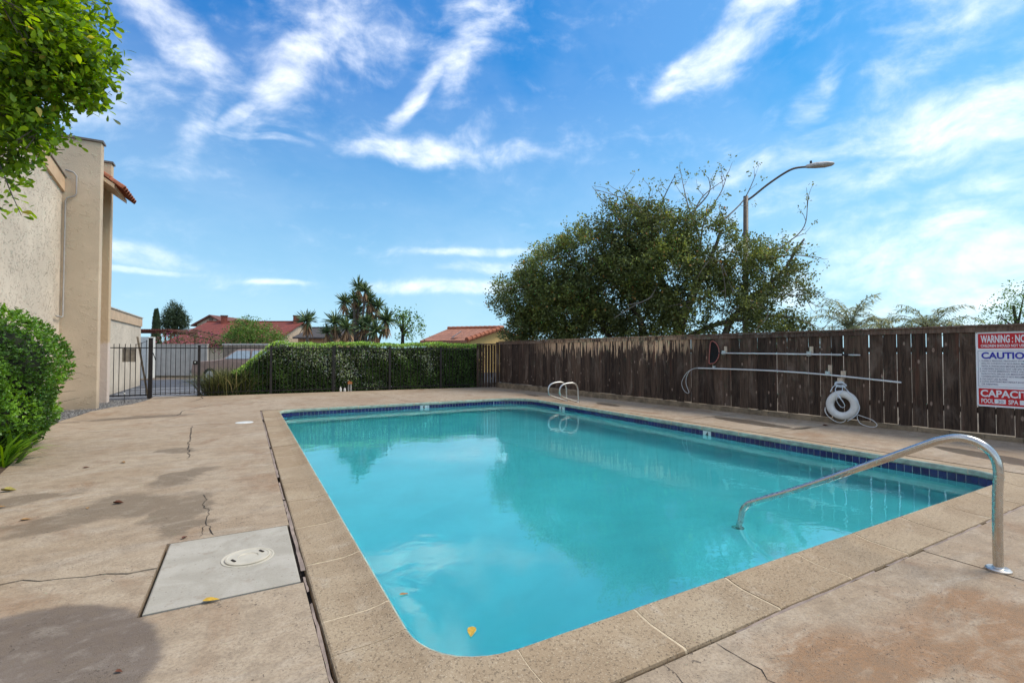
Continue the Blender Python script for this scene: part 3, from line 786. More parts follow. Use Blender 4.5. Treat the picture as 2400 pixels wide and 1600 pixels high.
for z in zs: v += [(x, y, z) for x, y in wall_loop]
v += [(x, y, floor_z(y) + 0.12) for x, y in wall_loop]
v += [(3.82 + (x - 3.82) * 0.965, 6.87 + (y - 6.87) * 0.978, floor_z(y)) for x, y in wall_loop]
for lv in range(3):
    for i in range(nl):
        j = (i + 1) % nl; f.append((lv * nl + i, (lv + 1) * nl + i, (lv + 1) * nl + j, lv * nl + j)); fm.append(1 if lv == 0 else 0)
# floor as strips towards the middle
mid0 = len(v)
v += [(3.82, y, floor_z(y)) for x, y in [(q[0], q[1]) for q in v[3 * nl:4 * nl]]]
for i in range(nl):
    j = (i + 1) % nl; f.append((3 * nl + j, 3 * nl + i, mid0 + i, mid0 + j)); fm.append(0)
# bond beam below the coping and the dirty bottom of the deck joint
o1 = rounded(XO0 - 0.06, XO1 + 0.06, YO0 - 0.06, YO1 + 0.06, [0.05, 0.05, RC['fr'] + CW + 0.06, 0.05])
mk('basin', v, f, None, pool, origin=(3.8, 6.9, 0), smooth=False, mats=[M['plaster'], M['tile_grout']], fmat=fm)
bb = fill_loops([o1, wall_loop], -0.054, 'bond_beam', M['dirt'], pool)
# rounded entry step under the hand rail, riser sloped to avoid dark shading
gg = G(); ang_ = np.linspace(0, math.pi, 32); prof_s = [(0.0, -0.325), (0.93, -0.325), (0.99, -0.335), (1.04, -0.36), (1.5, -0.60), (2.0, -0.82), (2.5, -0.95), (3.0, -1.005), (3.6, -1.03)]
for (rad, zt) in prof_s: gg.v += [(3.42 + rad * math.cos(q), POOL['yn'] - 0.02 + rad * math.sin(q), zt) for q in ang_]
for i in range(len(prof_s) - 1):
    for k in range(31): gg.f.append((i * 32 + k, i * 32 + k + 1, (i + 1) * 32 + k + 1, (i + 1) * 32 + k))
gg.mk('entry_step', M['plaster'], pool, smooth=True)
# water
wl = rounded(POOL['xl'] - SB + .004, POOL['xr'] + SB - .004, POOL['yn'] - SB + .004, POOL['yf'] + SB - .004, [RC['nl'] + SB, RC['nr'] + SB, RC['fr'] + SB, RC['fl'] + SB])
WZ = -0.122
fill_loops([wl], WZ, 'water', M['water'], kind='structure')
# coping stones: profile (s from nose to back, z)
PROF = [(0.000, -0.030), (0.000, 0.006), (0.015, 0.018), (0.045, 0.024), (0.085, 0.023), (0.20, 0.013), (0.36, 0.004), (0.60, 0.001), (0.965, -0.001), (0.990, -0.006), (1.000, -0.018), (1.000, -0.050), (0.10, -0.050), (0.04, -0.044)]
NOSE = {0, 1, 2, 13, 12}
def sweep(inner, outer, dz=0.0):
    v = []; f = []; fm = []; n = len(PROF)
    for (a, b) in zip(inner, outer):
        a = np.array(a); b = np.array(b)
        for s, z in PROF: p = a + (b - a) * s; v.append((p[0], p[1], z + (dz if z > -0.02 else 0)))
    for i in range(len(inner) - 1):
        for k in range(n):
            l = (k + 1) % n; f.append((i * n + k, i * n + l, (i + 1) * n + l, (i + 1) * n + k)); fm.append(1 if k in NOSE else 0)
    f.append(tuple(range(n))[::-1]); fm.append(0)
    f.append(tuple((len(inner) - 1) * n + k for k in range(n))); fm.append(0)
    return v, f, fm
def stone(inner, outer, flip=False):
    v, f, fm = sweep(inner, outer, random.uniform(-0.0015, 0.0015))
    o = mk('coping_stone', v, f, None, pool, mats=[M['coping'], M['coping_nose']], fmat=fm)
    return o
def groutline(inner, outer):
    v, f, fm = sweep(inner, outer, -0.0025)
    mk('mortar_joint', v, f, M['grout_tan'], pool)
xl, xr, yn, yf = POOL['xl'], POOL['xr'], POOL['yn'], POOL['yf']
GW = 0.0075
def run(axis, c_in, c_out, cuts, rev=False):
    for i in range(len(cuts) - 1):
        a, b = cuts[i] + GW, cuts[i + 1] - GW
        fn = (lambda c, t: (c, t)) if axis == 'y' else (lambda c, t: (t, c))
        n = max(2, int(abs(b - a) / 0.25))
        ts = np.linspace(a, b, n + 1)
        inn = [fn(c_in, t) for t in ts]; out = [fn(c_out, t) for t in ts]
        if rev: inn, out = inn[::-1], out[::-1]
        stone(inn, out)
    for c in cuts:
        fn = (lambda q, t: (q, t)) if axis == 'y' else (lambda q, t: (t, q))
        ts = [c - GW * 0.9, c + GW * 0.9]
        if rev: ts = ts[::-1]
        groutline([fn(c_in, t) for t in ts], [fn(c_out, t) for t in ts])
def cuts(a, firsts, b, step=0.70):
    out = [a] + firsts; 
    while out[-1] + step * 1.35 < b: out.append(out[-1] + step + random.uniform(-.012, .012))
    return out + [b]
ny = yn + RC['nl']
run('y', xl, XO0, cuts(ny, [2.50, 3.21, 3.92, 4.63], yf - RC['fl']), rev=True)
run('x', yn, YO0, cuts(xl + RC['nl'], [1.71, 2.40, 3.085, 3.78, 4.475], xr - RC['nr'], 0.695))
run('x', yf, YO1, cuts(xl + RC['fl'], [], xr - RC['fr'], 0.69), rev=True)
run('y', xr, XO1, cuts(yn + RC['nr'], [], yf - RC['fr'], 0.70))
def corner(cx, cy, r, a0, ox, oy, sq=True, parts=1):
    for p in range(parts):
        A = np.linspace(a0 + (math.pi / 2) * p / parts + (0 if p == 0 else 0.004), a0 + (math.pi / 2) * (p + 1) / parts, 10)
        inn = []; out = []
        for i, a in enumerate(A):
            c, s = math.cos(a), math.sin(a)
            inn.append((cx + r * c, cy + r * s))
            if sq:
                tx = (ox - cx) / c if abs(c) > 1e-6 else 1e9; ty = (oy - cy) / s if abs(s) > 1e-6 else 1e9
                t = min(abs(tx), abs(ty)); out.append((cx + t * c, cy + t * s))
            else: out.append((cx + (r + CW) * c, cy + (r + CW) * s))
        stone(inn, out)
corner(xl + RC['nl'], yn + RC['nl'], RC['nl'], math.pi, XO0, YO0)
corner(xr - RC['nr'], yn + RC['nr'], RC['nr'], 1.5 * math.pi, XO1, YO0)
corner(xr - RC['fr'], yf - RC['fr'], RC['fr'], 0, XO1, YO1, sq=False, parts=3)
corner(xl + RC['fl'], yf - RC['fl'], RC['fl'], math.pi / 2, XO0, YO1)
# old sealant in the joint: broken strips
def seal(path_a, path_b, z, nm='sealant_strip'):
    v = []; f = []
    for i, (a, b) in enumerate(zip(path_a, path_b)):
        v += [(a[0], a[1], z + random.uniform(-.004, .003)), (b[0], b[1], z + random.uniform(-.004, .003))]
        if i: f.append((2 * i - 2, 2 * i - 1, 2 * i + 1, 2 * i))
    mk(nm, v, f, M['sealant'], deck)
for (y0, y1, w0, w1, z) in ((2.0, 2.72, .004, .018, -.004), (2.86, 3.05, .003, .020, -.002), (3.15, 4.7, .003, .026, -.003), (4.75, 5.4, .002, .02, -.006), (5.6, 7.3, .002, .024, -.004), (7.45, 10.2, .003, .022, -.004), (10.6, 12.1, .003, .025, -.004)):
    ys = np.linspace(y0, y1, max(5, int((y1 - y0) / 0.07)))
    seal([(xa + w0 + random.uniform(-.002, .004), y) for y in ys], [(xa + w1 + random.uniform(-.005, .002), y) for y in ys], z)
for (x0, x1, w0, w1, z) in ((0.5, 1.15, .003, .02, -.005), (2.02, 3.3, .002, .020, -.003), (3.45, 3.72, .002, .02, -.003), (3.95, 4.9, .002, .022, -.004), (5.0, 7.2, .002, .022, -.004)):
    xs = np.linspace(x0, x1, max(5, int((x1 - x0) / 0.07)))
    seal([(x, ya + w0 + random.uniform(-.002, .004)) for x in xs], [(x, ya + w1 + random.uniform(-.005, .002)) for x in xs], z)

# waterline tiles
def text_mesh(body, bold=0.0, spacing=1.0):
    cu = bpy.data.curves.new('text', 'FONT'); cu.body = body; cu.size = 1.0; cu.offset = bold; cu.space_character = spacing
    cu.resolution_u = 3
    ob = bpy.data.objects.new('text', cu); COL.objects.link(ob)
    dg = bpy.context.evaluated_depsgraph_get()
    me = bpy.data.meshes.new_from_object(ob.evaluated_get(dg))
    bpy.data.objects.remove(ob); bpy.data.curves.remove(cu)
    return me
def text_part(name, body, mat, parent, org, u, n, u0, v0, w, h, bold=0.0, spacing=1.0, lift=0.003):
    """lettering fitted to a w x h box, lower-left corner at (u0,v0) in a plane with axes u and world Z"""
    me = text_mesh(body, bold, spacing); co = np.zeros(len(me.vertices) * 3); me.vertices.foreach_get('co', co); co = co.reshape(-1, 3)
    lo, hi = co.min(0), co.max(0)
    co = (co - lo) / np.maximum(hi - lo, 1e-6)
    U = np.array(u); N = np.array(n)
    W = np.array(org)[None] + (u0 + co[:, 0:1] * w) * U[None] + (v0 + co[:, 1:2] * h) * np.array([[0, 0, 1.0]]) + lift * N[None]
    base = W.mean(0); me.vertices.foreach_set('co', (W - base).ravel()); me.materials.clear(); me.materials.append(mat); me.update()
    return put(name, me, parent, tuple(base))
TP, TH = 0.0812, 0.0765
tmesh = None
def tile_mesh():
    t = 0.0765 / 2; b = 0.003
    gg = G(); d = 0.006
    gg.add([(-t, 0, -t), (t, 0, -t), (t, 0, t), (-t, 0, t), (-t + b, -d, -t + b), (t - b, -d, -t + b), (t - b, -d, t - b), (-t + b, -d, t - b)],
           [(4, 5, 6, 7), (0, 1, 5, 4), (1, 2, 6, 5), (2, 3, 7, 6), (3, 0, 4, 7)])
    return mesh_data('waterline_tile', gg.v, gg.f, M['tile'])
tmesh = tile_mesh()
ZT = -0.0535 - 0.0765 / 2
markers = {'far': [4.04], 'right': [5.636, 9.99]}
rest = G()
def place_tile(x, y, ang, row, single):
    """ang = direction the tile faces"""
    rz = ang + math.pi / 2
    z = ZT - row * TP
    if single: put('waterline_tile', tmesh, pool, (x, y, z), rz)
    else:
        Mx = Matrix.Translation((x, y, z)) @ Matrix.Rotation(rz, 4, 'Z')
        rest.add([tuple(Mx @ vv.co) for vv in tmesh.vertices], [tuple(pg.vertices) for pg in tmesh.polygons])
fy, rx_ = yf + SB - .001, xr + SB - .001
for row in (0, 1):
    x = xl + RC['fl'] + 0.02
    while x < xr - RC['fr'] - 0.02:
        if not any(abs(x - c) < 0.115 for c in markers['far']): place_tile(x, fy, -math.pi / 2, row, row == 0)
        x += TP
    rr = RC['fr'] + SB - .001; na = int(rr * math.pi / 2 / TP)
    for k in range(na):
        a = math.pi / 2 * (k + 0.5) / na
        place_tile(cxr + rr * math.cos(a), cyr + rr * math.sin(a), a + math.pi, row, row == 0)
    y = yf - RC['fr'] - TP / 2
    while y > yn + RC['nr'] - TP * 0.6:
        if not any(abs(y - c) < 0.115 for c in markers['right']): place_tile(rx_, y, math.pi, row, row == 0)
        y -= TP
    for (cx_, cy_, rc_, a0_) in ((xl + RC['fl'], yf - RC['fl'], RC['fl'], math.pi / 2), (xr - RC['nr'], yn + RC['nr'], RC['nr'], 1.5 * math.pi), (xl + RC['nl'], yn + RC['nl'], RC['nl'], math.pi)):
        rq = rc_ + SB - .001; nq_ = round(rq * math.pi / 2 / TP)
        for k in range(nq_):
            a = a0_ + math.pi / 2 * (k + 0.5) / nq_; place_tile(cx_ + rq * math.cos(a), cy_ + rq * math.sin(a), a + math.pi, row, False)
    y = yn + RC['nl']
    while y < yf - RC['fl']: place_tile(xl - SB + .001, y, 0, row, False); y += TP
    x = xl + RC['nl']
    while x < xr - RC['nr']: place_tile(x, yn - SB + .001, math.pi / 2, row, False); x += TP
ro = rest.mk('waterline_tiles', M['tile'], pool); ro['kind'] = 'stuff'
def marker(x, y, ang, digit):
    n = np.array([math.cos(ang), math.sin(ang), 0]); u = np.array([-n[1], n[0], 0])
    c = np.array([x, y, 0.0])
    h0, h1 = -0.0535, -0.0535 - 2 * TP + 0.004
    a = 0.079
    P = [c - u * a, c + u * a]
    vv = [(*(P[0])[:2], h1), (*(P[1])[:2], h1), (*(P[1])[:2], h0), (*(P[0])[:2], h0)]
    vv = [np.array(q, float) for q in vv]; vv = vv + [q + n * 0.007 for q in vv]
    o = mk('depth_marker', vv, [(4, 5, 6, 7), (0, 1, 5, 4), (1, 2, 6, 5), (2, 3, 7, 6), (3, 0, 4, 7)], M['marker'], pool)
    text_part('numeral', digit, M['black_ink'], o, c + np.array([0, 0, h0 - 0.105]), u, n, -0.030, 0, 0.060, 0.092, 0.045, lift=0.0085)
marker(4.04, fy, -math.pi / 2, '5')
marker(rx_, 5.636, math.pi, '4')
marker(rx_, 9.99, math.pi, '5')

# ------------------------------------------------------------------ hand rail and ladder rails
rail = empty('hand_rail', (3.95, 1.12, 0), 'polished steel stair rail arching from the deck into the pool', 'hand rail')
bdir = np.array([3.69 - 3.951, 2.675 - 1.119]); bdir /= np.linalg.norm(bdir)
prof = [(0.0, 0.0), (0.0, 0.2), (-0.004, 0.45), (-0.010, 0.585), (0.004, 0.668), (0.045, 0.727), (0.105, 0.760), (0.175, 0.765), (0.255, 0.738), (0.33, 0.697), (0.71, 0.468), (1.09, 0.246), (1.41, 0.075), (1.485, 0.030), (1.528, -0.030), (1.546, -0.105), (1.572, -0.32)]
pp = [(3.951 + bdir[0] * s, 1.119 + bdir[1] * s, z) for s, z in prof]
G().tube(spline(pp, 6), 0.0245, 16).mk('tube', M['steel'], rail, smooth=True)
G().lathe([(0.060, 0.0), (0.060, 0.010), (0.052, 0.017), (0.030, 0.019), (0.027, 0.024)], (3.951, 1.119, 0.0005), 32).mk('flange', steel('dull_steel', (0.66, 0.62, 0.57), 0.35), rail)
G().lathe([(0.052, 0.0), (0.052, 0.010), (0.044, 0.016), (0.026, 0.018)], (pp[-1][0], pp[-1][1], -0.329), 28).mk('flange', M['steel'], rail)
M['rail_satin'] = steel('satin_steel', (0.66, 0.65, 0.61), 0.38)
for yy, dx, lab in ((10.16, 0.0, 'steel grab rail loop at the pool edge, standing beside the numbered tile'), (10.58, -0.07, 'steel grab rail loop at the pool edge, farther from the numbered tile')):
    lo = [(7.635, 0.02), (7.632, 0.2), (7.622, 0.36), (7.57, 0.465), (7.46, 0.512), (7.34, 0.512), (7.22, 0.497), (7.115, 0.455), (7.058, 0.375), (7.052, 0.29), (7.085, 0.205), (7.16, 0.155), (7.34, 0.095), (7.60, 0.015)]
    root = empty('grab_rail', (7.6 + dx, yy, 0), lab, 'grab rail', 'pool ladder grab rails')
    G().tube(spline([(x + dx, yy, z) for x, z in lo], 5), 0.021, 10).mk('tube', M['rail_satin'], root, smooth=True)
    G().lathe([(0.05, 0.0), (0.05, 0.012), (0.035, 0.022), (0.022, 0.025)], (7.625 + dx, yy, 0.0), 20).mk('flange', M['steel'], root)

# ------------------------------------------------------------------ wooden fence along the right
FT = np.array([-FD, -1.0]); FT = FT / np.linalg.norm(FT)   # along the fence towards the camera
FN = np.array([FT[1], -FT[0]])                             # facing the pool
FROT = math.atan2(FT[1], FT[0])
def fp(y, off=0.0, z=0.0):
    return np.array([fence_x(y) + FN[0] * off, y + FN[1] * off, z])
def kerb_top(y): return 0.062 + (y - 2.4) * 0.0098
fence = empty('wooden_fence', (fence_x(6), 6, 0), 'tall weathered dark brown board fence beside the pool deck', 'fence')
bmesh_vars = []
for k in range(5):
    gg = G(); w = 0.0945 + 0.0012 * (k - 2)
    r_ = np.random.default_rng(k)
    c1, c2 = r_.uniform(-.003, .003, 2)
    gg.box((-w, -0.011, 0), (w, 0.011, 1.0))
    me = mesh_data('board', [(x + (c1 if z > .5 else c2), y, z) for x, y, z in gg.v], gg.f, M['wood'])
    bmesh_vars.append(me)
y = 15.97; i = 0
bt = [7.54, 7.36, 7.17]
while y > -3.8:
    yc = y - 0.0985
    zb = kerb_top(yc) + 0.012 + random.uniform(-.008, .010)
    zt_ = 1.665
    o = put('board', bmesh_vars[i % 5], fence, tuple(fp(yc, random.uniform(-.004, .004), zb)), FROT, scale=(1.0 if yc > 5.7 else random.choice((0.985, 0.992, 0.978)), 1.0, zt_ - zb))
    o.rotation_euler = (random.uniform(-.003, .003), random.uniform(-.0025, .0025), FROT)
    y -= 0.197; i += 1
# top rail face board, cap and back rails, posts
def fence_bar(name, y0, y1, off, z, w, h, mat):
    a = fp(y0, off, z); b = fp(y1, off, z)
    return G().bar(a, b, w, h).mk(name, mat, fence)
yy = 15.97
for L in (2.4, 2.5, 2.4, 1.9, 2.45, 2.4, 2.4, 2.4, 0.9):
    y1 = max(yy - L, -3.8)
    fence_bar('fascia_board', yy, y1 + 0.004, 0.025, 1.655 + random.uniform(-.004, .004), 0.022, 0.085, M['wood_rail']); 
    yy = y1
yy = 15.97
for L in (3.1, 3.6, 3.6, 3.6, 3.6, 2.3):
    y1 = max(yy - L, -3.8)
    fence_bar('cap_rail', yy, y1 + 0.004, 0.0, 1.713 + random.uniform(-.007, .007), 0.125, 0.026, M['wood_rail']); yy = y1
for z in (0.42, 1.35): fence_bar('back_rail', 15.97, -3.8, -0.034, z, 0.04, 0.088, M['wood'])
for yy in np.arange(15.9, -3.8, -2.4): 
    p = fp(yy, -0.105); G().box((p[0] - .045, p[1] - .045, -0.12), (p[0] + .045, p[1] + .045, 1.66)).mk('post', M['wood'], fence)
# block kerb at the foot
kerb = empty('block_kerb', (fence_x(6), 6, 0), 'low row of concrete blocks along the foot of the board fence', 'kerb')
y = 16.02
while y > -3.8:
    y1 = y - 0.398; zc = kerb_top((y + y1) / 2)
    a = fp(y - 0.003, 0.062); b = fp(y1 + 0.003, 0.062); c = fp(y1 + 0.003, -0.09); d = fp(y - 0.003, -0.09)
    zt_ = zc + random.uniform(-.003, .003)
    vv = [(*q[:2], 0.001) for q in (a, b, c, d)] + [(*q[:2], zt_) for q in (a, b, c, d)]
    mk('kerb_block', vv, [(0, 3, 2, 1), (4, 5, 6, 7), (0, 1, 5, 4), (1, 2, 6, 5), (2, 3, 7, 6), (3, 0, 4, 7)], M['kerb'], kerb)
    y = y1
# return panel by the hedge
ret = empty('wooden_fence', (8.0, 16.25, 0), 'short dark board fence panel between the hedge and the long fence', 'fence')
xs = np.arange(7.62, 8.30, 0.1)
for k, x in enumerate(xs):
    yy = 16.42 - 0.35 * (x - 7.62) + 0.02
    G().box((x + .003, yy, -0.02), (x + .095, yy + .02, 1.60 + random.uniform(-.01, .01))).mk('board', M['wood'], ret)
G().bar((7.60, 16.40, 1.625), (8.32, 16.15, 1.625), 0.10, 0.04).mk('cap_rail', M['wood_rail'], ret)
G().box((8.27, 16.02, -.02), (8.37, 16.12, 1.70)).mk('post', M['wood'], ret)

# ------------------------------------------------------------------ things hung on the fence
n3 = np.array([FN[0], FN[1], 0]); u3 = np.array([FT[0], FT[1], 0])
def fbox(name, y, z0, z1, w, off0, off1, mat, parent):
    Mx = Matrix.Translation(tuple(fp(y, 0, 0))) @ Matrix.Rotation(FROT, 4, 'Z')
    # local x along fence, local -y is away: FN = rotate(+90) ... facing the pool is local +y*s
    s = 1 if (Matrix.Rotation(FROT, 3, 'Z') @ Vector((0, 1, 0))).dot(Vector(n3)) > 0 else -1
    ya_, yb_ = sorted((off0 * s, off1 * s))
    return G().box((-w / 2, ya_, z0), (w / 2, yb_, z1), Mx).mk(name, mat, parent)
# skimmer net
net = empty('skimmer_net', tuple(fp(7.27, 0.06, 1.05)), 'leaf skimmer net with red rim on a white pole hung on the fence', 'pool net')
rim = [(7.344, 1.549), (7.235, 1.525), (7.165, 1.42), (7.148, 1.29), (7.182, 1.168), (7.26, 1.075), (7.375, 1.052), (7.393, 1.103), (7.38, 1.311)]
rp = spline([fp(a, 0.055, z) for a, z in rim], 4, True)
G().tube(rp, 0.011, 8, closed=True).mk('rim', M['net_rim'], net, smooth=True)
cn = np.mean(rp, axis=0) + n3 * -0.03
gg = G(); gg.add([tuple(q) for q in rp] + [tuple(cn * 0.45 + q * 0.55 - n3 * 0.004) for q in rp] + [tuple(cn)],
                 [(i, (i + 1) % len(rp), len(rp) + (i + 1) % len(rp), len(rp) + i) for i in range(len(rp))] + [(len(rp) + i, len(rp) + (i + 1) % len(rp), 2 * len(rp)) for i in range(len(rp))])
gg.mk('mesh_bag', M['net'], net, smooth=True)
G().tube([fp(7.16, 0.055, 1.29), fp(7.06, 0.065, 1.292)], 0.014, 8).mk('socket', M['black_ink'], net)
G().tube([fp(7.08, 0.07, 1.292), fp(6.0, 0.072, 1.280), fp(4.72, 0.07, 1.262)], 0.0165, 10).mk('pole', M['alu'], net, smooth=True)
G().tube([fp(4.74, 0.07, 1.2625), fp(4.64, 0.07, 1.261)], 0.0185, 10).mk('collar', M['black_ink'], net)
G().tube([fp(4.64, 0.07, 1.261), fp(4.46, 0.07, 1.258)], 0.0135, 10).mk('pole', M['alu'], net, smooth=True)
# shepherd's crook
hook = empty('rescue_hook', tuple(fp(6, 0.07, 0.35)), 'white rescue pole ending in a curved body hook hung on the fence', 'rescue pole')
G().tube(spline([fp(7.66, 0.075, 0.943), fp(6.3, 0.08, 0.938), fp(5.57, 0.08, 0.918), fp(4.93, 0.08, 0.884), fp(3.88, 0.075, 0.800)], 6), 0.0165, 10).mk('pole', M['alu'], hook, smooth=True)
hk = [(7.64, 0.941), (7.777, 0.927), (7.946, 0.836), (8.075, 0.657), (8.097, 0.526), (8.036, 0.399), (7.951, 0.344), (7.905, 0.372), (7.95, 0.469), (7.985, 0.597), (7.959, 0.749), (7.873, 0.881), (7.753, 0.932), (7.63, 0.945)]
G().tube(spline([fp(a, 0.075, z) for a, z in hk], 5), 0.0065, 6).mk('crook', M['alu'], hook, smooth=True)
# brackets
for (a, z0, z1, lab) in ((7.01, 1.29, 1.442, 'pale wooden mounting block with clip by the net rim'), (5.27, 1.27, 1.42, 'pale wooden mounting block with clip midway along the net pole'), (4.955, 0.90, 1.07, 'pale perforated mounting block with clip holding the rescue pole')):
    r_ = empty('pole_bracket', tuple(fp(a, 0.012, z0)), lab, 'bracket', 'pole brackets on the fence')
    fbox('block', a, z0, z1, 0.062, 0.013, 0.034, M['block_wood'], r_)
    fbox('clip', a + 0.035, z0 - 0.03, z0 + 0.055, 0.075, 0.034, 0.062, M['clip'], r_)
r_ = empty('pole_bracket', tuple(fp(7.283, 0.012, 0.96)), 'small grey metal clip holding the hooked end of the rescue pole', 'bracket', 'pole brackets on the fence')
fbox('clip', 7.283, 0.965, 1.0, 0.05, 0.013, 0.062, M['clip'], r_)
fbox('jaw', 7.283, 0.925, 0.964, 0.03, 0.05, 0.060, M['clip'], r_)
# life ring
rb = empty('ring_bracket', tuple(fp(4.745, 0.012, 0.76)), 'pale wooden hook block that holds the life ring rope', 'bracket')
fbox('block', 4.74, 0.84, 0.968, 0.075, 0.013, 0.04, M['block_wood'], rb)
fbox('hook', 4.78, 0.765, 0.838, 0.085, 0.013, 0.075, M['block_wood'], rb)
rcx = fp(4.735, 0.115, 0.352)
ring = empty('life_ring', tuple(fp(4.735, 0.115, 0.085)), 'white foam life ring hanging by a rope on the fence', 'life ring')
gg = G(); NS, NR = 48, 14
Rm, ra, rz_ = 0.197, 0.068, 0.055
tilt = 0.08
for i in range(NS):
    a = 2 * math.pi * i / NS
    for k in range(NR):
        b = 2 * math.pi * k / NR
        rr = Rm + ra * math.cos(b)
        p = rcx + u3 * rr * math.cos(a) + np.array([0, 0, 1.0]) * rr * math.sin(a) + n3 * (rz_ * math.sin(b) - rr * math.sin(a) * tilt)
        gg.v.append(tuple(p))
for i in range(NS):
    for k in range(NR):
        j = (i + 1) % NS; l = (k + 1) % NR
        gg.f.append((i * NR + k, i * NR + l, j * NR + l, j * NR + k))
gg.mk('foam_ring', M['white_plastic'], ring, smooth=True)
def rope(pts, mat, parent, r=0.006, n=5):
    return G().tube(spline([fp(a, o, z) for a, o, z in pts], n), r, 6).mk('rope', mat, parent, smooth=True)
for k in range(4):
    cc = fp(4.785 - 0.008 * k, 0.075 + 0.008 * k, 0.742 - 0.012 * k)
    lp = [cc + u3 * (0.075 + .006 * k) * math.cos(t) + np.array([0, 0, 0.036]) * math.sin(t) + n3 * 0.012 * math.sin(2 * t + k) for t in np.linspace(0, 2 * math.pi, 16)[:-1]]
    G().tube(spline(lp, 2, True), 0.006, 6, closed=True).mk('rope_coil', M['rope'], ring, smooth=True)
for pts in ([(4.84, .09, .72), (4.88, .13, .66), (4.90, .18, .58)], [(4.80, .10, .71), (4.83, .15, .62), (4.74, .20, .50), (4.69, .17, .40)], [(4.74, .10, .71), (4.72, .15, .62), (4.78, .20, .50), (4.80, .17, .42), (4.76, .14, .33), (4.71, .14, .31), (4.68, .16, .36), (4.73, .2, .47), (4.77, .21, .51)],
            [(4.73, .09, .71), (4.62, .15, .60), (4.50, .19, .47), (4.455, .15, .34), (4.50, .17, .20), (4.60, .18, .105), (4.64, .16, .075)],
            [(5.0, .14, .29), (5.005, .15, .22), (4.95, .16, .13), (4.85, .17, .06), (4.76, .17, .035), (4.69, .17, .06), (4.665, .17, .10)],
            [(5.01, .12, .29), (5.0, .11, .18), (4.95, .11, .10)]):
    rope(pts, M['rope'] if pts[0][2] > 0.5 else M['rope_white'], ring)
rope([(4.49, .15, .205), (4.40, .12, .17), (4.28, .12, .13), (4.215, .12, .06), (4.24, .14, .02), (4.33, .15, .016), (4.44, .15, .05), (4.49, .14, .12), (4.495, .15, .19)], M['rope_white'], ring)

# ------------------------------------------------------------------ warning sign
SO = fp(2.972, 0.018, 0.0)
sign = empty('pool_sign', tuple(fp(2.5, 0.016, 0.485)), 'red and white pool rules sign screwed to the board fence', 'sign')
SW, ST_, SB_ = 0.98, 1.615, 0.49
def sgn_quad(name, u0, u1, v0, v1, lift, mat, th=0.0):
    P = [SO + u3 * a + np.array([0, 0, z]) + n3 * lift for a, z in ((u0, v0), (u1, v0), (u1, v1), (u0, v1))]
    if th:
        Q = [p - n3 * th for p in P]
        return mk(name, P + Q, [(0, 1, 2, 3), (7, 6, 5, 4), (0, 4, 5, 1), (1, 5, 6, 2), (2, 6, 7, 3), (3, 7, 4, 0)], mat, sign)
    return mk(name, P, [(0, 1, 2, 3)], mat, sign)
sgn_quad('sign_board', 0, SW, SB_, ST_, 0.0, M['sign_white'], 0.006)
sgn_quad('red_band', 0.026, SW - 0.026, 1.365, 1.588, 0.0015, M['sign_red'])
sgn_quad('red_band', 0.022, SW - 0.026, 0.515, 0.762, 0.0015, M['sign_red'])
for (a, b, c, d) in ((0.022, SW - .024, 1.327, 1.331), (0.022, SW - .024, .788, .792), (0.022, 0.026, .792, 1.327), (SW - .028, SW - .024, .792, 1.327)):
    sgn_quad('border_line', a, b, c, d, 0.0015, M['sign_grey'])
def stext(body, u0, v0, w, h, mat, bold=0.015, sp=1.0): return text_part('lettering', body, mat, sign, SO, u3, n3, u0, v0, w, h, bold, sp, 0.003)
stext('WARNING :', 0.057, 1.447, 0.345, 0.118, M['sign_white'], 0.03)
stext('NO LIFEGUARD', 0.424, 1.447, 0.50, 0.118, M['sign_white'], 0.03)
stext('CHILDREN SHOULD NOT USE POOL WITHOUT ADULT', 0.057, 1.386, 0.86, 0.040, M['sign_white'], 0.025)
stext('CAUTION', 0.060, 1.207, 0.545, 0.103, M['sign_blue'], 0.035)
body = ['1. ELDERLY PERSONS, PREGNANT WOMEN, INFANTS AND THOSE WITH', '    HEALTH CONDITIONS REQUIRING MEDICAL CARE SHOULD CONSULT', '    WITH A PHYSICIAN BEFORE ENTERING THE SPA.',
        '2. CHILDREN SHOULD NOT USE SPA WITHOUT ADULT SUPERVISION.', '3. HOT WATER IMMERSION WHILE UNDER THE INFLUENCE OF ALCOHOL,', '    NARCOTICS, DRUGS OR MEDICINES MAY LEAD TO SERIOUS',
        '    CONSEQUENCES AND IS NOT RECOMMENDED.', '4. DO NOT USE ALONE.', '5. LONG EXPOSURE MAY RESULT IN HYPERTHERMIA, NAUSEA, DIZZINESS', '    OR FAINTING.']
for i, ln in enumerate(body):
    w = 0.0152 * len(ln.strip()) * (0.98 if not ln.startswith(' ') else 1.0)
    u0 = 0.040 if not ln.startswith(' ') else 0.058
    stext(ln.strip(), u0, 1.162 - i * 0.0388, min(w, 0.915 - u0), 0.027, M['sign_grey'], 0.008)
stext('CAPACITY', 0.042, 0.634, 0.585, 0.108, M['sign_white'], 0.03)
stext('POOL', 0.050, 0.541, 0.135, 0.068, M['sign_white'], 0.025)
sgn_quad('number_box', 0.193, 0.312, 0.541, 0.607, 0.0025, M['sign_white'])
text_part('handwritten_number', '30', M['sign_grey'], sign, SO, u3, n3, 0.225, 0.55, 0.062, 0.045, 0.0, 1.0, 0.004)
stext('SPA', 0.339, 0.541, 0.102, 0.066, M['sign_white'], 0.025)
sgn_quad('number_box', 0.455, 0.575, 0.541, 0.607, 0.0025, M['sign_white'])
for a, z in ((0.012, 1.602), (0.012, 0.503), (SW - .012, 1.602), (SW - .012, 0.503)):
    c = SO + u3 * a + np.array([0, 0, z]); G().tube([c, c + n3 * 0.004], 0.005, 8).mk('screw', M['iron'], sign)

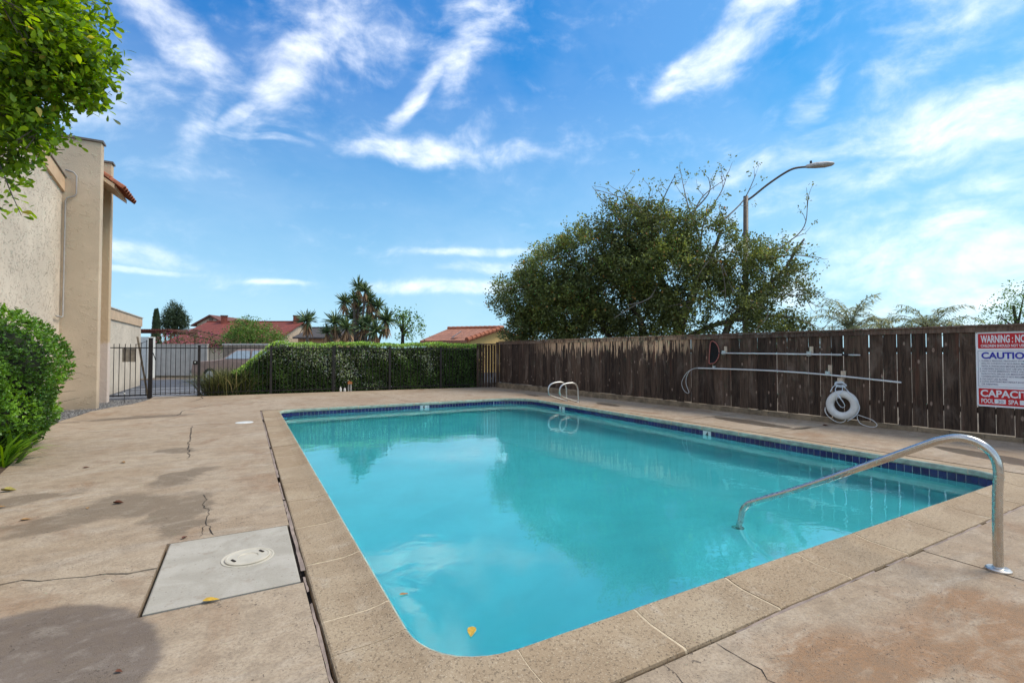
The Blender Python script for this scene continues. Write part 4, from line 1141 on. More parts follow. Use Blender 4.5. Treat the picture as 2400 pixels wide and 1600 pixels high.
# ------------------------------------------------------------------ stucco building on the left
XW = -3.76
bld = empty('townhouse', (-5.5, 10, 0), 'tall beige stucco townhouse with two projecting wing walls', 'building')
def top_z(y): return 5.06 + (14.8 - y) * 0.165
G().add([(XW, 2.5, -.12), (XW, 14.74, -.12), (XW, 14.74, top_z(14.74)), (XW, 2.5, top_z(2.5)), (-8.5, 2.5, -.12), (-8.5, 14.74, -.12), (-8.5, 14.74, top_z(14.74)), (-8.5, 2.5, top_z(2.5))],
        [(0, 1, 2, 3), (4, 7, 6, 5), (0, 4, 5, 1), (1, 5, 6, 2), (2, 6, 7, 3), (3, 7, 4, 0)]).mk('wall', M['wall_stucco'], bld)
def sl(y0, y1, d0, d1, x0, x1):
    return G().add([(x0, y0, top_z(y0) + d0), (x1, y0, top_z(y0) + d0), (x1, y1, top_z(y1) + d0), (x0, y1, top_z(y1) + d0),
                    (x0, y0, top_z(y0) + d1), (x1, y0, top_z(y0) + d1), (x1, y1, top_z(y1) + d1), (x0, y1, top_z(y1) + d1)],
                   [(0, 3, 2, 1), (4, 5, 6, 7), (0, 1, 5, 4), (1, 2, 6, 5), (2, 3, 7, 6), (3, 0, 4, 7)])
sl(2.5, 14.735, -0.03, 0.30, -8.5, XW + 0.05).mk('fascia_board', M['trim'], bld)
sl(2.5, 14.735, 0.302, 0.33, -8.5, XW + 0.075).mk('roof_edge', M['trim_dark'], bld)
w2m, nt2, b2 = new_mat('tan_stucco_patched')
pz2 = geo_pos(nt2); sep2 = nt2.new('ShaderNodeSeparateXYZ'); nt2.link(pz2, sep2.inputs[0])
edge2 = nt2.ramp(nt2.math('ADD', sep2.outputs[2], nt2.math('MULTIPLY', nt2.noise(pz2, 3.0, 3, 0.6), 0.25)), 1.72, 1.66)
nt2.link(nt2.mix(edge2, nt2.mix(nt2.noise(pz2, 1.2, 4), (0.50, 0.36, 0.22), (0.60, 0.45, 0.30)), (0.62, 0.51, 0.43)), b2.inputs['Base Color']); b2.inputs['Roughness'].default_value = 0.9
bump(nt2, b2, nt2.noise(pz2, 7.0, 6, 0.6, 1.2), 0.6, 0.02)
for (x1, y0, y1, zt_, mat) in ((-3.06, 14.74, 14.955, 6.33, M['wing_stucco']), (-3.19, 16.40, 16.62, 6.38, w2m)):
    o = G().box((XW - 0.3, y0, -.12), (x1, y1, zt_)).mk('wing_wall', mat, bld)
    bv = o.modifiers.new('bevel', 'BEVEL'); bv.width = 0.02; bv.segments = 2
    G().box((XW - 0.33, y0 - .03, zt_ + .001), (x1 + .03, y1 + .03, zt_ + 0.05)).mk('cap_flashing', M['trim_dark'], o)
# bay between the wings with a clay tile eave
G().box((XW - 0.6, 14.957, -.12), (XW + 0.02, 16.398, 6.1)).mk('wall', M['wing_stucco'], bld)
G().add([(-3.72, 14.96, 6.06), (-2.86, 14.96, 5.44), (-2.86, 16.395, 5.44), (-3.72, 16.395, 6.06), (-3.72, 14.96, 5.96), (-2.86, 14.96, 5.34), (-2.86, 16.395, 5.34), (-3.72, 16.395, 5.96)],
        [(0, 1, 2, 3), (7, 6, 5, 4), (0, 4, 5, 1), (1, 5, 6, 2), (2, 6, 7, 3), (3, 7, 4, 0)]).mk('eave_deck', M['trim'], bld)
G().box((-3.60, 15.05, 5.30), (-3.22, 15.2, 5.52)).mk('bracket', M['trim'], bld)
bm_ = G(); n = 9
for r0, x in ((0.105, 0.0), (0.088, 0.40)):
    for k in range(n):
        a = math.pi * k / (n - 1); bm_.v.append((x, r0 * math.cos(a), r0 * math.sin(a)))
for k in range(n):
    a = math.pi * k / (n - 1); bm_.v.append((0.0, 0.085 * math.cos(a), 0.085 * math.sin(a)))
bm_.f = [(k, k + 1, n + k + 1, n + k) for k in range(n - 1)] + [(k, 2 * n + k, 2 * n + k + 1, k + 1) for k in range(n - 1)]
tile_me = mesh_data('roof_tile', bm_.v, bm_.f, M['terracotta'], True)
slope = math.atan2(0.62, 0.86)
for c in range(7):
    for r_ in range(3):
        s_ = r_ * 0.34
        put('roof_tile', tile_me, bld, (-2.70 - s_ * math.cos(slope), 15.06 + c * 0.212, 5.36 + s_ * math.sin(slope)), rot=(0, math.pi + slope, 0) if False else (0, -0, 0)).rotation_euler = Matrix(((-math.cos(slope), 0, math.sin(slope)), (0, -1, 0), (math.sin(slope), 0, math.cos(slope)))).to_euler()
# conduit in the corner
cd = [(-3.70, 14.70, 5.55), (-3.56, 14.70, 5.52), (-3.50, 14.70, 5.44), (-3.50, 14.70, 5.02), (-3.53, 14.70, 4.96), (-3.66, 14.70, 4.90), (-3.69, 14.70, 4.82), (-3.69, 14.70, 2.16), (-3.69, 14.66, 2.12), (-3.70, 14.3, 2.12)]
G().tube(cd, 0.016, 8).mk('conduit', M['conduit'], bld, smooth=True)
# garage behind it
gar = empty('garage', (-6.5, 20.5, 0), 'low stucco garage with tan parapet band beyond the iron fence', 'building')
G().box((-9, 16.63, -.12), (XW + .02, 24.5, 2.36)).mk('wall', M['wall_stucco'], gar)
G().box((-9, 16.625, 2.361), (XW + .06, 24.54, 2.70)).mk('parapet', M['trim'], gar)
G().box((-9.02, 16.60, 2.701), (XW + .09, 24.57, 2.735)).mk('parapet_cap', simple('pale_cap', (0.55, 0.47, 0.38), 0.6), gar)
# spent path light and leaning timber
pl = empty('path_light', (-2.78, 16.1, -.03), 'little white path light stake standing in the gravel', 'path light')
G().tube([(-2.78, 16.1, -.05), (-2.78, 16.1, .20)], 0.006, 6).mk('stake', M['iron'], pl)
G().lathe([(0.012, 0.0), (0.02, 0.01), (0.02, 0.03), (0.0, 0.045)], (-2.78, 16.1, 0.20), 10).mk('cap', M['white_plastic'], pl)
lb = G().bar((-2.46, 17.40, -0.02), (-2.72, 17.32, 1.76), 0.10, 0.035).mk('leaning_timber', M['stake'])
tag(lb, 'weathered timber plank leaning behind the iron fence near the gate', 'plank')

# ------------------------------------------------------------------ black iron fence and gate
def fence_line_y(x): return 17.19 - 0.0785 * max(0, x + 1.2)
pick_me = None
def picket_mesh(h):
    gg = G(); gg.box((-.0075, -.0075, 0), (.0075, .0075, h)); return mesh_data('picket', gg.v, gg.f, M['iron'])
pk = {1.49: picket_mesh(1.49), 1.53: picket_mesh(1.53), 1.56: picket_mesh(1.56), 1.60: picket_mesh(1.60)}
def iron_section(root, x0, x1, z0=0.09):
    G().bar((x0, fence_line_y(x0), 1.44), (x1, fence_line_y(x1), 1.44), 0.022, 0.028).mk('rail', M['iron'], root)
    G().bar((x0, fence_line_y(x0), z0), (x1, fence_line_y(x1), z0), 0.022, 0.028).mk('rail', M['iron'], root)
left = empty('iron_fence', (-2.9, 17.2, 0), 'short black iron picket fence between the wing wall and the gate post', 'fence')
iron_section(left, -3.36, -2.44)
for x, h in ((-3.22, 1.49), (-3.10, 1.49), (-2.97, 1.49), (-2.85, 1.49), (-2.73, 1.49), (-2.61, 1.53), (-2.49, 1.60)): put('picket', pk[h], left, (x, 17.19, 0.06))
G().tube([(-2.75, 17.19, 1.53), (-2.62, 17.19, 1.57), (-2.47, 17.19, 1.64)], 0.007, 6).mk('rail', M['iron'], left)
pg = empty('gate_post', (-2.385, 17.19, 0), 'thick dark steel post on the hinge side of the gate', 'post')
G().box((-2.435, 17.14, -.05), (-2.34, 17.235, 1.71)).mk('shaft', M['iron'], pg)
G().box((-2.445, 17.13, 1.711), (-2.33, 17.245, 1.73)).mk('cap', M['iron'], pg)
gt = empty('iron_gate', (-1.8, 17.19, 0), 'black iron picket gate at the end of the pool deck', 'gate')
iron_section(gt, -2.325, -1.255, 0.11)
for x in np.arange(-2.26, -1.27, 0.1175): put('picket', pk[1.49], gt, (float(x), 17.19, 0.07))
G().box((-1.36, 17.15, 0.94), (-1.25, 17.225, 1.06)).mk('lock_box', M['iron'], gt)
G().lathe([(0.0, 0.0), (0.02, 0.005), (0.022, 0.02), (0.0, 0.03)], (-1.31, 17.14, 1.0), 10).mk('knob', M['white_plastic'], gt)
G().bar((-2.33, 17.15, 1.30), (-2.26, 17.15, 1.08), 0.02, 0.02).mk('closer_arm', M['iron'], gt)
rt = empty('iron_fence', (3.2, 16.85, 0), 'long black iron picket fence in front of the clipped hedge', 'fence')
iron_section(rt, -1.17, 7.60, 0.10)
for x in (-1.21, 0.72, 2.58, 4.42, 6.25): G().box((x - .035, fence_line_y(x) - .035, -.03), (x + .035, fence_line_y(x) + .035, 1.53)).mk('post', M['iron'], rt)
x = -1.06
while x < 7.58: put('picket', pk[1.49], rt, (x, fence_line_y(x), 0.06)); x += 0.1195
plate = empty('sign_plate', (-2.9, 17.22, 1.04), 'blank tan plate wired to the iron fence beside the gate', 'plate')
G().box((-3.04, 17.203, 1.04), (-2.74, 17.215, 1.42)).mk('panel', simple('tan_plate', (0.36, 0.29, 0.21), 0.6), plate)
G().box((-2.99, 17.178, 1.40), (-2.97, 17.202, 1.46)).mk('wire_tie', M['iron'], plate)
# jugs and small valve stand at the hedge foot
for xx, yy, h, lab in ((2.80, 16.83, 0.17, 'taller white plastic bottle standing at the foot of the hedge'), (2.93, 16.81, 0.13, 'shorter white plastic bottle standing at the foot of the hedge')):
    bt_ = empty('bottle', (xx, yy, 0), lab, 'bottle', 'white bottles by the hedge')
    G().lathe([(0.036, 0.0), (0.038, 0.01), (0.037, h * 0.6), (0.015, h * 0.86), (0.015, h * 0.9)], (xx, yy, 0.001), 12).mk('body', M['white_plastic'], bt_, smooth=True)
    G().lathe([(0.018, 0.0), (0.018, h * 0.1)], (xx, yy, h * 0.901), 10).mk('cap', M['rope_white'], bt_)
vs = empty('valve_stand', (3.1, 16.84, 0), 'orange capped irrigation valve on white pipes by the hedge', 'valve')
for dx in (-.05, 0.01, .05): G().tube([(3.1 + dx, 16.84, -.01), (3.1 + dx, 16.84, 0.25)], 0.009, 8).mk('pipe', M['white_plastic'], vs)
G().box((3.03, 16.80, 0.25), (3.17, 16.88, 0.32)).mk('valve_body', simple('orange_cap', (0.45, 0.17, 0.05), 0.5), vs)
G().lathe([(0.03, 0.0), (0.035, 0.02), (0.0, 0.045)], (3.08, 16.84, 0.32), 10).mk('bonnet', M['terracotta'], vs)

# ------------------------------------------------------------------ foliage
hedge_leaf = leaf_mat('hedge_leaf', [(0.0, (0.03682, 0.06837, 0.02016)), (0.45, (0.09205, 0.1631, 0.03528)), (0.7, (0.2235, 0.3813, 0.07056)), (0.86, (0.526, 0.765, 0.1386)), (0.93, (0.5786, 0.6575, 0.3276)), (1.0, (0.765, 0.765, 0.756))], 0.5, 0.25)
bush_leaf = leaf_mat('bush_leaf', [(0.0, (0.02601, 0.0612, 0.01152)), (0.5, (0.07948, 0.1768, 0.02304)), (0.8, (0.1806, 0.3536, 0.03168)), (1.0, (0.3179, 0.5168, 0.0504))], 0.38, 0.3)
tree_leaf = leaf_mat('overhang_leaf', [(0.0, (0.045, 0.090, 0.010)), (0.4, (0.14, 0.25, 0.020)), (0.75, (0.30, 0.46, 0.040)), (0.95, (0.48, 0.60, 0.07)), (1.0, (0.52, 0.42, 0.08))], 0.38, 0.5)
carob_leaf = leaf_mat('carob_leaf', [(0.0, (0.0585, 0.07392, 0.0275)), (0.5, (0.1365, 0.169, 0.05625)), (0.8, (0.26, 0.3102, 0.08125)), (0.96, (0.416, 0.4752, 0.1063)), (1.0, (0.546, 0.2904, 0.1))], 0.45, 0.32)
yucca_leaf = leaf_mat('yucca_leaf', [(0.0, (0.034, 0.0595, 0.0288)), (0.6, (0.085, 0.1445, 0.056)), (0.9, (0.17, 0.238, 0.08)), (1.0, (0.255, 0.306, 0.096))], 0.45, 0.15)
dead_leaf = leaf_mat('dead_yucca_leaf', [(0.0, (0.17, 0.0935, 0.048)), (1.0, (0.442, 0.2805, 0.152))], 0.8, 0.1)
far_leaf = leaf_mat('far_leaf', [(0.0, (0.0306, 0.051, 0.0192)), (0.5, (0.0765, 0.1275, 0.0352)), (1.0, (0.204, 0.306, 0.064))], 0.6, 0.2)
bright_leaf = leaf_mat('bright_leaf', [(0.0, (0.0425, 0.085, 0.016)), (0.5, (0.119, 0.221, 0.04)), (1.0, (0.289, 0.442, 0.08))], 0.55, 0.25)
palm_leaf = leaf_mat('palm_leaf', [(0.0, (0.1033, 0.1216, 0.0624)), (0.6, (0.218, 0.2542, 0.1144)), (1.0, (0.4361, 0.442, 0.1872))], 0.5, 0.25)
grass_leaf = leaf_mat('grass_blade', [(0.0, (0.0595, 0.0765, 0.0288)), (0.5, (0.1445, 0.17, 0.056)), (0.85, (0.34, 0.323, 0.128)), (1.0, (0.578, 0.493, 0.256))], 0.6, 0.3)
pink_leaf = leaf_mat('bougainvillea_bract', [(0.0, (0.05, 0.065, 0.02)), (0.64, (0.12, 0.13, 0.05)), (0.68, (0.45, 0.08, 0.16)), (1.0, (0.60, 0.16, 0.26))], 0.6, 0.3)
needle_leaf = leaf_mat('needle_leaf', [(0.0, (0.0204, 0.0374, 0.0192)), (1.0, (0.085, 0.1275, 0.056))], 0.7, 0.1)

# clipped hedge behind the iron fence
hx0, hx1 = -0.35, 8.02
def hedge_top(x):
    t = np.clip((x + 0.35) / 1.35, 0, 1)
    return 0.72 + 0.88 * (t * t * (3 - 2 * t)) + 0.03 * np.sin(2.3 * x) + 0.02 * np.sin(7.1 * x + 1)
hedge = empty('hedge', (4.0, 17.5, 0), 'long clipped green hedge behind the black iron fence', 'hedge')
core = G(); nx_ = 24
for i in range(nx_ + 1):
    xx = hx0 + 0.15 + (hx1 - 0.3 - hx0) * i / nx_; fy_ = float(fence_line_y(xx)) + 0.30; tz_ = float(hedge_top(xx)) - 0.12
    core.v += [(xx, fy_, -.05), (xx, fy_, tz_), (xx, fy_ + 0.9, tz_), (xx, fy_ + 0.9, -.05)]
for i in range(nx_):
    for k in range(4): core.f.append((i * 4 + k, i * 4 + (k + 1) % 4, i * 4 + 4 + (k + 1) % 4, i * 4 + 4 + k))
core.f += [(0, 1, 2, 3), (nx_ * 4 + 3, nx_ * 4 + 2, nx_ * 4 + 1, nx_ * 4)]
core.mk('dark_core', simple('hedge_core', (0.012, 0.014, 0.007), 0.95, var=0.5), hedge)  # solid dark core, the hedge's inner shade put into its colour
N = 34000
face = rng.random(N); X = rng.uniform(hx0, hx1, N)
u = rng.random(N); T_ = hedge_top(X); Fy = 17.19 - 0.0785 * np.maximum(0, X + 1.2)
P = np.zeros((N, 3)); NR_ = np.zeros((N, 3)); P[:, 0] = X
fr_ = face < 0.62; tp_ = (face >= 0.62) & (face < 0.94); en_ = face >= 0.94
wav = 0.05 * np.sin(X * 3.1 + 2) * np.sin(u * 5) + 0.04 * np.sin(X * 9 + u * 7)
P[fr_, 1] = (Fy + 0.14 + wav + np.abs(rng.normal(0, 0.06, N)))[fr_]; P[fr_, 2] = (u * T_)[fr_]; NR_[fr_] = (0, -1, 0.25)
P[tp_, 1] = (Fy + 0.12 + u * 1.15)[tp_]; P[tp_, 2] = (T_ + 0.02 - np.abs(rng.normal(0, 0.045, N)))[tp_]; NR_[tp_] = (0, -0.1, 1)
P[en_, 0] = hx1 + rng.normal(0, 0.04, N)[en_]; P[en_, 1] = (Fy + 0.12 + rng.random(N) * 1.1)[en_]; P[en_, 2] = (u * T_)[en_]; NR_[en_] = (1, -0.2, 0.2)
D = nrmz(NR_ + 0.9 * rng.normal(size=(N, 3))); NN = nrmz(NR_ + 0.8 * randdir(N) + (0, 0, 0.5))
clump = 0.5 + 0.5 * np.sin(P[:, 0] * 4.3 + 1.3 * np.sin(P[:, 2] * 5)) * np.sin(P[:, 2] * 4.1 + 2.0 * P[:, 0])
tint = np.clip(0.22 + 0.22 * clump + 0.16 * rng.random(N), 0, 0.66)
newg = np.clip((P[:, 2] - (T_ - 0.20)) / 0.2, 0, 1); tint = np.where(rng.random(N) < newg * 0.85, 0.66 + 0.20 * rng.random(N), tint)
def patch(cx, cz, rx, rz): return np.exp(-(((P[:, 0] - cx) / rx) ** 2 + ((P[:, 2] - cz) / rz) ** 2))
pale = patch(2.4, 1.05, 0.9, 0.35) + patch(3.0, 0.6, 0.5, 0.2) + patch(5.9, 0.9, 0.28, 0.42) + 0.6 * patch(4.3, 1.25, 1.2, 0.25) + 0.5 * patch(1.2, 1.3, 0.8, 0.25) + 0.8 * patch(3.9, 0.2, 0.5, 0.1)
tint = np.where(rng.random(N) < pale * 0.62, 0.90 + 0.10 * rng.random(N), tint)
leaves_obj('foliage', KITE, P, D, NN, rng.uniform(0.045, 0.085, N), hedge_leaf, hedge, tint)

# ornamental grass clump at the hedge end
gc = empty('grass_clump', (-0.45, 17.45, -.02), 'feathery olive grass clump growing against the iron fence', 'grass clump')
N = 3200
bx_ = np.column_stack([rng.normal(-0.42, 0.27, N), rng.normal(17.5, 0.13, N), np.full(N, -0.02)])
D = nrmz(np.column_stack([rng.normal(0, 0.42, N) + (bx_[:, 0] + 0.45) * 0.8, rng.normal(0, 0.32, N), np.ones(N)]))
leaves_obj('blades', (BLADE[0] * np.array([0.24, 1, 2.4]), BLADE[1]), bx_, D, nrmz(np.column_stack([D[:, 0] * -1, D[:, 1] * -1, np.full(N, 0.3)]) + 0.3 * randdir(N)), rng.uniform(0.4, 1.0, N), grass_leaf, gc, rng.random(N) ** 1.6)

# round bush against the building
def surface_points(blobs, N, jitter):
    """points on the union of ellipsoids"""
    B = np.array(blobs, float); out = []; nrm = []
    area = (B[:, 3] * B[:, 4] + B[:, 4] * B[:, 5] + B[:, 3] * B[:, 5]); pr_ = area / area.sum(); got = 0
    while got < N:
        k = rng.choice(len(B), N * 2, p=pr_); d = randdir(N * 2)
        j = 1 - np.abs(rng.normal(0, jitter, (N * 2, 1)))
        q = B[k, :3] + d * B[k, 3:6] * j
        keep = np.ones(len(q), bool)
        for b in range(len(B)):
            ins = (((q - B[b, :3]) / (B[b, 3:6] * 0.90)) ** 2).sum(1) < 1
            keep &= ~(ins & (k != b))
        keep &= q[:, 2] > 0.0
        out.append(q[keep]); nrm.append(nrmz(d / B[k, 3:6])[keep]); got += keep.sum()
    return np.concatenate(out)[:N], np.concatenate(nrm)[:N]
bush = empty('rounded_shrub', (-3.05, 8.5, -.02), 'large rounded glossy green shrub beside the townhouse wall', 'shrub')
bb = [(-3.05, 8.45, 1.12, 0.98, 1.0, 0.80), (-3.1, 8.2, 0.60, 0.85, 0.95, 0.65), (-3.3, 7.3, 1.0, 0.95, 1.0, 0.92), (-3.1, 6.9, 0.5, 0.8, 0.7, 0.6), (-3.35, 9.25, 0.85, 0.72, 0.75, 0.85), (-2.95, 8.9, 0.45, 0.65, 0.9, 0.5)]
cr = G()
for b_1 in bb:
    nb = len(cr.v); nu, nv_ = 14, 9
    for i in range(nv_):
        for k in range(nu):
            th = math.pi * (i + 0.001) / (nv_ - 1 + 0.002); ph = 2 * math.pi * k / nu
            cr.v.append((b_1[0] + 0.80 * b_1[3] * math.sin(th) * math.cos(ph), b_1[1] + 0.80 * b_1[4] * math.sin(th) * math.sin(ph), max(-0.05, b_1[2] + 0.80 * b_1[5] * math.cos(th))))
    for i in range(nv_ - 1):
        for k in range(nu): cr.f.append((nb + i * nu + k, nb + i * nu + (k + 1) % nu, nb + (i + 1) * nu + (k + 1) % nu, nb + (i + 1) * nu + k))
cr.mk('dark_core', simple('shrub_core', (0.014, 0.020, 0.007), 0.95, var=0.4), bush)  # solid near-black filler, painted as the shade between the shrub's leaves
NRo = 13500
RP, RN = surface_points(bb, NRo, 0.075)
RP = RP + RN * (0.03 * np.sin(RP[:, :1] * 9 + RP[:, 2:] * 7) + 0.03 * np.sin(RP[:, 1:2] * 11))
K = 7
pos = np.repeat(RP, K, 0); nn = np.repeat(RN, K, 0); ax = nrmz(nn + np.repeat(0.35 * randdir(NRo), K, 0) + (0.05, -0.1, 0.35))
D = nrmz(ax + 1.0 * randdir(NRo * K)); pos = pos + ax * rng.uniform(-0.035, 0.02, (NRo * K, 1))
tt = np.clip(np.repeat(0.30 + 0.28 * np.sin(RP[:, 0] * 6 + RP[:, 2] * 5) * np.sin(RP[:, 1] * 5) + 0.25 * rng.random(NRo), K) + 0.25 * rng.random(NRo * K) + 0.12 * nn[:, 2], 0, 1)
leaves_obj('foliage', (KITE[0] * np.array([1.25, 1, 1]), KITE[1]), pos, D, nrmz(ax + 0.4 * randdir(NRo * K)), rng.uniform(0.024, 0.046, NRo * K), bush_leaf, bush, tt)
G().tube([(-2.9, 8.3, -.05), (-2.95, 8.35, 0.5), (-3.05, 8.45, 1.1)], [0.05, 0.04, 0.02], 8).mk('stem', M['bark'], bush)
# strap-leaved plant at its foot
sp = empty('strap_leaf_plant', (-2.45, 7.9, -.02), 'strap leaved green plant growing from under the rounded shrub', 'plant')
N = 46
bp_ = np.column_stack([rng.normal(-2.46, 0.07, N), rng.normal(7.85, 0.14, N), np.full(N, -.02)])
D = nrmz(np.column_stack([rng.uniform(-0.1, 0.8, N), rng.uniform(-0.5, 0.7, N), rng.uniform(0.3, 1.1, N)]))
leaves_obj('blades', (BLADE[0] * np.array([1.3, 1, 3.5]), BLADE[1]), bp_, D, nrmz(np.column_stack([D[:, 0] * -.6, D[:, 1] * -.6, np.full(N, 0.8)])), rng.uniform(0.25, 0.6, N), bush_leaf, sp, rng.uniform(0.35, 0.9, N))
tw = G()
for k in range(7):
    a = np.array([-2.15 - 0.05 * k, 8.7 + 0.15 * k, 0.35 + 0.13 * k]); d = np.array([rng.uniform(0.25, 0.5), rng.uniform(-0.1, 0.3), rng.uniform(-0.02, 0.14)])
    tw.tube([a - d * 0.5, a, a + d * 0.6], [0.004, 0.003, 0.0015], 4)
tw.mk('bare_twigs', M['bark'], bush)

# ------------------------------------------------------------------ trees
def limb(g_, pts, r0, r1, seg=7):
    P = spline(pts, 5); n = len(P)
    P = [p + (rng.normal(0, 0.012, 3) * (0 < i < n - 1)) for i, p in enumerate(P)]
    g_.tube(P, list(np.linspace(r0, r1, n)), seg)
def twig_clumps(centers, outward, per, leaf_len, spread, droop=0.0, tl=0.35):
    """leafy twigs: leaves set along short twigs growing outwards"""
    n = len(centers); d = nrmz(outward + 0.8 * randdir(n) + (0, 0, -droop))
    t = rng.random((n, per)); base = np.repeat(centers, per, 0)
    dd = np.repeat(d, per, 0); pos = base + dd * (t.ravel()[:, None] * tl) + rng.normal(0, spread, (n * per, 3))
    ld = nrmz(dd * 0.7 + randdir(n * per)); ln = nrmz(randdir(n * per) + np.array((0, 0, 1.0)))
    return pos, ld, ln

# overhanging tree on the left, its trunk outside the picture
ot = empty('overhanging_tree', (-3.0, 3.4, -.02), 'leafy bright green tree limb hanging in above the shrub and wall', 'tree')
gt_ = G()
limb(gt_, [(-3.0, 3.4, -.1), (-2.95, 3.45, 1.0), (-2.8, 3.5, 2.2), (-2.5, 3.6, 3.0)], 0.13, 0.08, 10)
limb(gt_, [(-2.75, 3.5, 2.3), (-2.2, 3.8, 3.0), (-1.6, 4.0, 3.3), (-1.15, 4.15, 3.35)], 0.06, 0.015)
limb(gt_, [(-2.5, 3.6, 3.0), (-2.0, 3.6, 3.6), (-1.4, 3.8, 3.9)], 0.06, 0.02)
limb(gt_, [(-2.6, 3.55, 2.7), (-2.1, 3.9, 2.75), (-1.7, 4.1, 2.7)], 0.045, 0.01)
gt_.mk('trunk', M['bark'], ot, smooth=True)
cl = []
for (px, py, k, rx, ry, rz, w) in ((40, 30, 3.0, 0.30, 0.40, 0.30, 210), (110, 70, 3.0, 0.22, 0.35, 0.26, 190), (165, 140, 3.05, 0.12, 0.22, 0.17, 100), (95, 150, 3.0, 0.20, 0.3, 0.17, 150), (20, 180, 2.95, 0.18, 0.3, 0.2, 130), (110, 10, 3.1, 0.16, 0.3, 0.2, 90),
                                (195, 190, 3.1, 0.07, 0.12, 0.06, 30), (25, 270, 3.0, 0.14, 0.22, 0.14, 75), (75, 320, 3.0, 0.09, 0.15, 0.09, 32), (0, 350, 3.0, 0.08, 0.15, 0.08, 24), (-140, 80, 3.0, 0.45, 0.6, 0.6, 150), (0, -160, 3.1, 0.5, 0.6, 0.4, 140), (-130, 300, 3.0, 0.28, 0.35, 0.3, 60)):
    c = at(px, py, k); d = randdir(w) * rng.random((w, 1)) ** (1 / 2.2)
    cl.append(np.column_stack([c + d[:, :1] * rx * RT + d[:, 1:2] * ry * FW * np.array([1, 1, 0]) + d[:, 2:3] * rz * np.array([0, 0, 1.0]), d[:, :1] * RT + d[:, 2:3] * np.array([0, 0, 1.0])]))
cl = np.concatenate(cl)
pos, ld, ln = twig_clumps(cl[:, :3], cl[:, 3:] * 0.8 + (0.25, 0, -0.1), 11, 0.06, 0.018, 0.25, 0.15)
for (px, py) in ((10, 415), (30, 440), (20, 470), (45, 500), (10, 490), (55, 425)):
    q = at(px, py, 2.95)[None] + rng.normal(0, 0.022, (8, 3)); pos = np.concatenate([pos, q]); ld = np.concatenate([ld, nrmz(randdir(8) + (0.4, 0, -0.2))]); ln = np.concatenate([ln, randdir(8) + (0, 0, 1)])
n = len(pos)
leaves_obj('crown', OBOV, pos, ld, ln, rng.uniform(0.030, 0.064, n), tree_leaf, ot, np.clip(rng.normal(0.45, 0.24, n), 0, 1), True)
tg = G()
for k in range(0, len(cl), 3):
    tg.tube([cl[k, :3] - 0.12 * nrmz(cl[k, 3:] + 1e-3), cl[k, :3] + np.array((0.06, 0.02, -0.02))], [0.004, 0.002], 4)
a = at(-30, 330, 2.95); tg.tube([a, at(5, 400, 2.95), at(25, 450, 2.95), at(50, 505, 2.95)], [0.005, 0.004, 0.003, 0.002], 5)
tgo = tg.mk('twigs', M['bark'], ot); tgo['kind'] = 'stuff'

# large open tree behind the board fence
big = empty('carob_tree', tuple(ground_at(1590, 17.2) - np.array((0, 0, .12))), 'broad spreading tree with bare top twigs behind the board fence', 'tree')
B1 = [(1235, 700, 19.0, 1.25), (1300, 640, 18.6, 1.25), (1390, 590, 18.0, 1.25), (1330, 725, 18.5, 1.3), (1430, 680, 17.8, 1.5), (1210, 755, 18.9, 0.75), (1205, 785, 17.9, 0.32), (1470, 540, 17.6, 1.1), (1540, 560, 17.3, 1.2), (1560, 640, 17.0, 1.3), (1500, 740, 17.2, 1.0), (1400, 760, 17.8, 0.9), (1255, 775, 18.6, 0.7), (1340, 785, 17.9, 0.6), (1440, 785, 17.6, 0.55), (1550, 780, 16.8, 0.55), (1280, 700, 18.2, 0.9), (1370, 660, 17.6, 1.0), (1480, 620, 16.9, 1.0)]
B2 = [(1640, 560, 17.0, 1.05), (1700, 600, 17.0, 1.2), (1760, 650, 17.0, 1.15), (1820, 610, 17.2, 0.85), (1700, 720, 17.0, 1.0), (1830, 720, 17.2, 0.95), (1880, 765, 17.4, 0.55), (1640, 690, 16.8, 0.9), (1780, 770, 17.1, 0.7), (1860, 660, 17.3, 0.6), (1620, 770, 17.0, 0.6), (1690, 780, 16.8, 0.55), (1740, 720, 16.4, 0.8), (1660, 640, 16.3, 0.8), (1850, 780, 17.2, 0.5), (1600, 700, 16.2, 0.7)]
cents = []; outw = []
for (lst, dens) in ((B1, 215), (B2, 125)):
    for (px, py, k, r_) in lst:
        c = at(px, py, k); m_ = int(dens * r_ * r_)
        d = randdir(m_); rad = r_ * (0.55 + 0.5 * rng.random((m_, 1)))
        cents.append(c + d * rad * np.array([1, 1, 0.85])); outw.append(d)
cents = np.concatenate(cents); outw = np.concatenate(outw)
coarse = np.sin(cents[:, 0] * 2.1 + 1.3 * np.sin(cents[:, 2] * 1.9)) + np.sin(cents[:, 1] * 2.3 + 0.7) * np.sin(cents[:, 2] * 2.7 + 1.1 * cents[:, 0]) + 0.35 * rng.normal(size=len(cents))
lat_ = (cents - np.array((0, 0, H))) @ RT / ((cents - np.array((0, 0, H))) @ FW) * FPX + 1200
ok = (cents[:, 2] > 0.5) & (coarse > np.where(lat_ < 1600, -1.15, -0.75)); cents, outw, coarse = cents[ok], outw[ok], coarse[ok]
pos, ld, ln = twig_clumps(cents, outw, 34, 0.1, 0.08, 0.1, 0.45)
n = len(pos)
tt = np.clip(np.repeat(0.40 + 0.13 * coarse + 0.12 * rng.normal(size=len(cents)), 34) + 0.16 * rng.normal(size=n), 0, 0.93); tt = np.where(rng.random(n) < 0.012, 1.0, tt)
wig = G(); sp_ = []
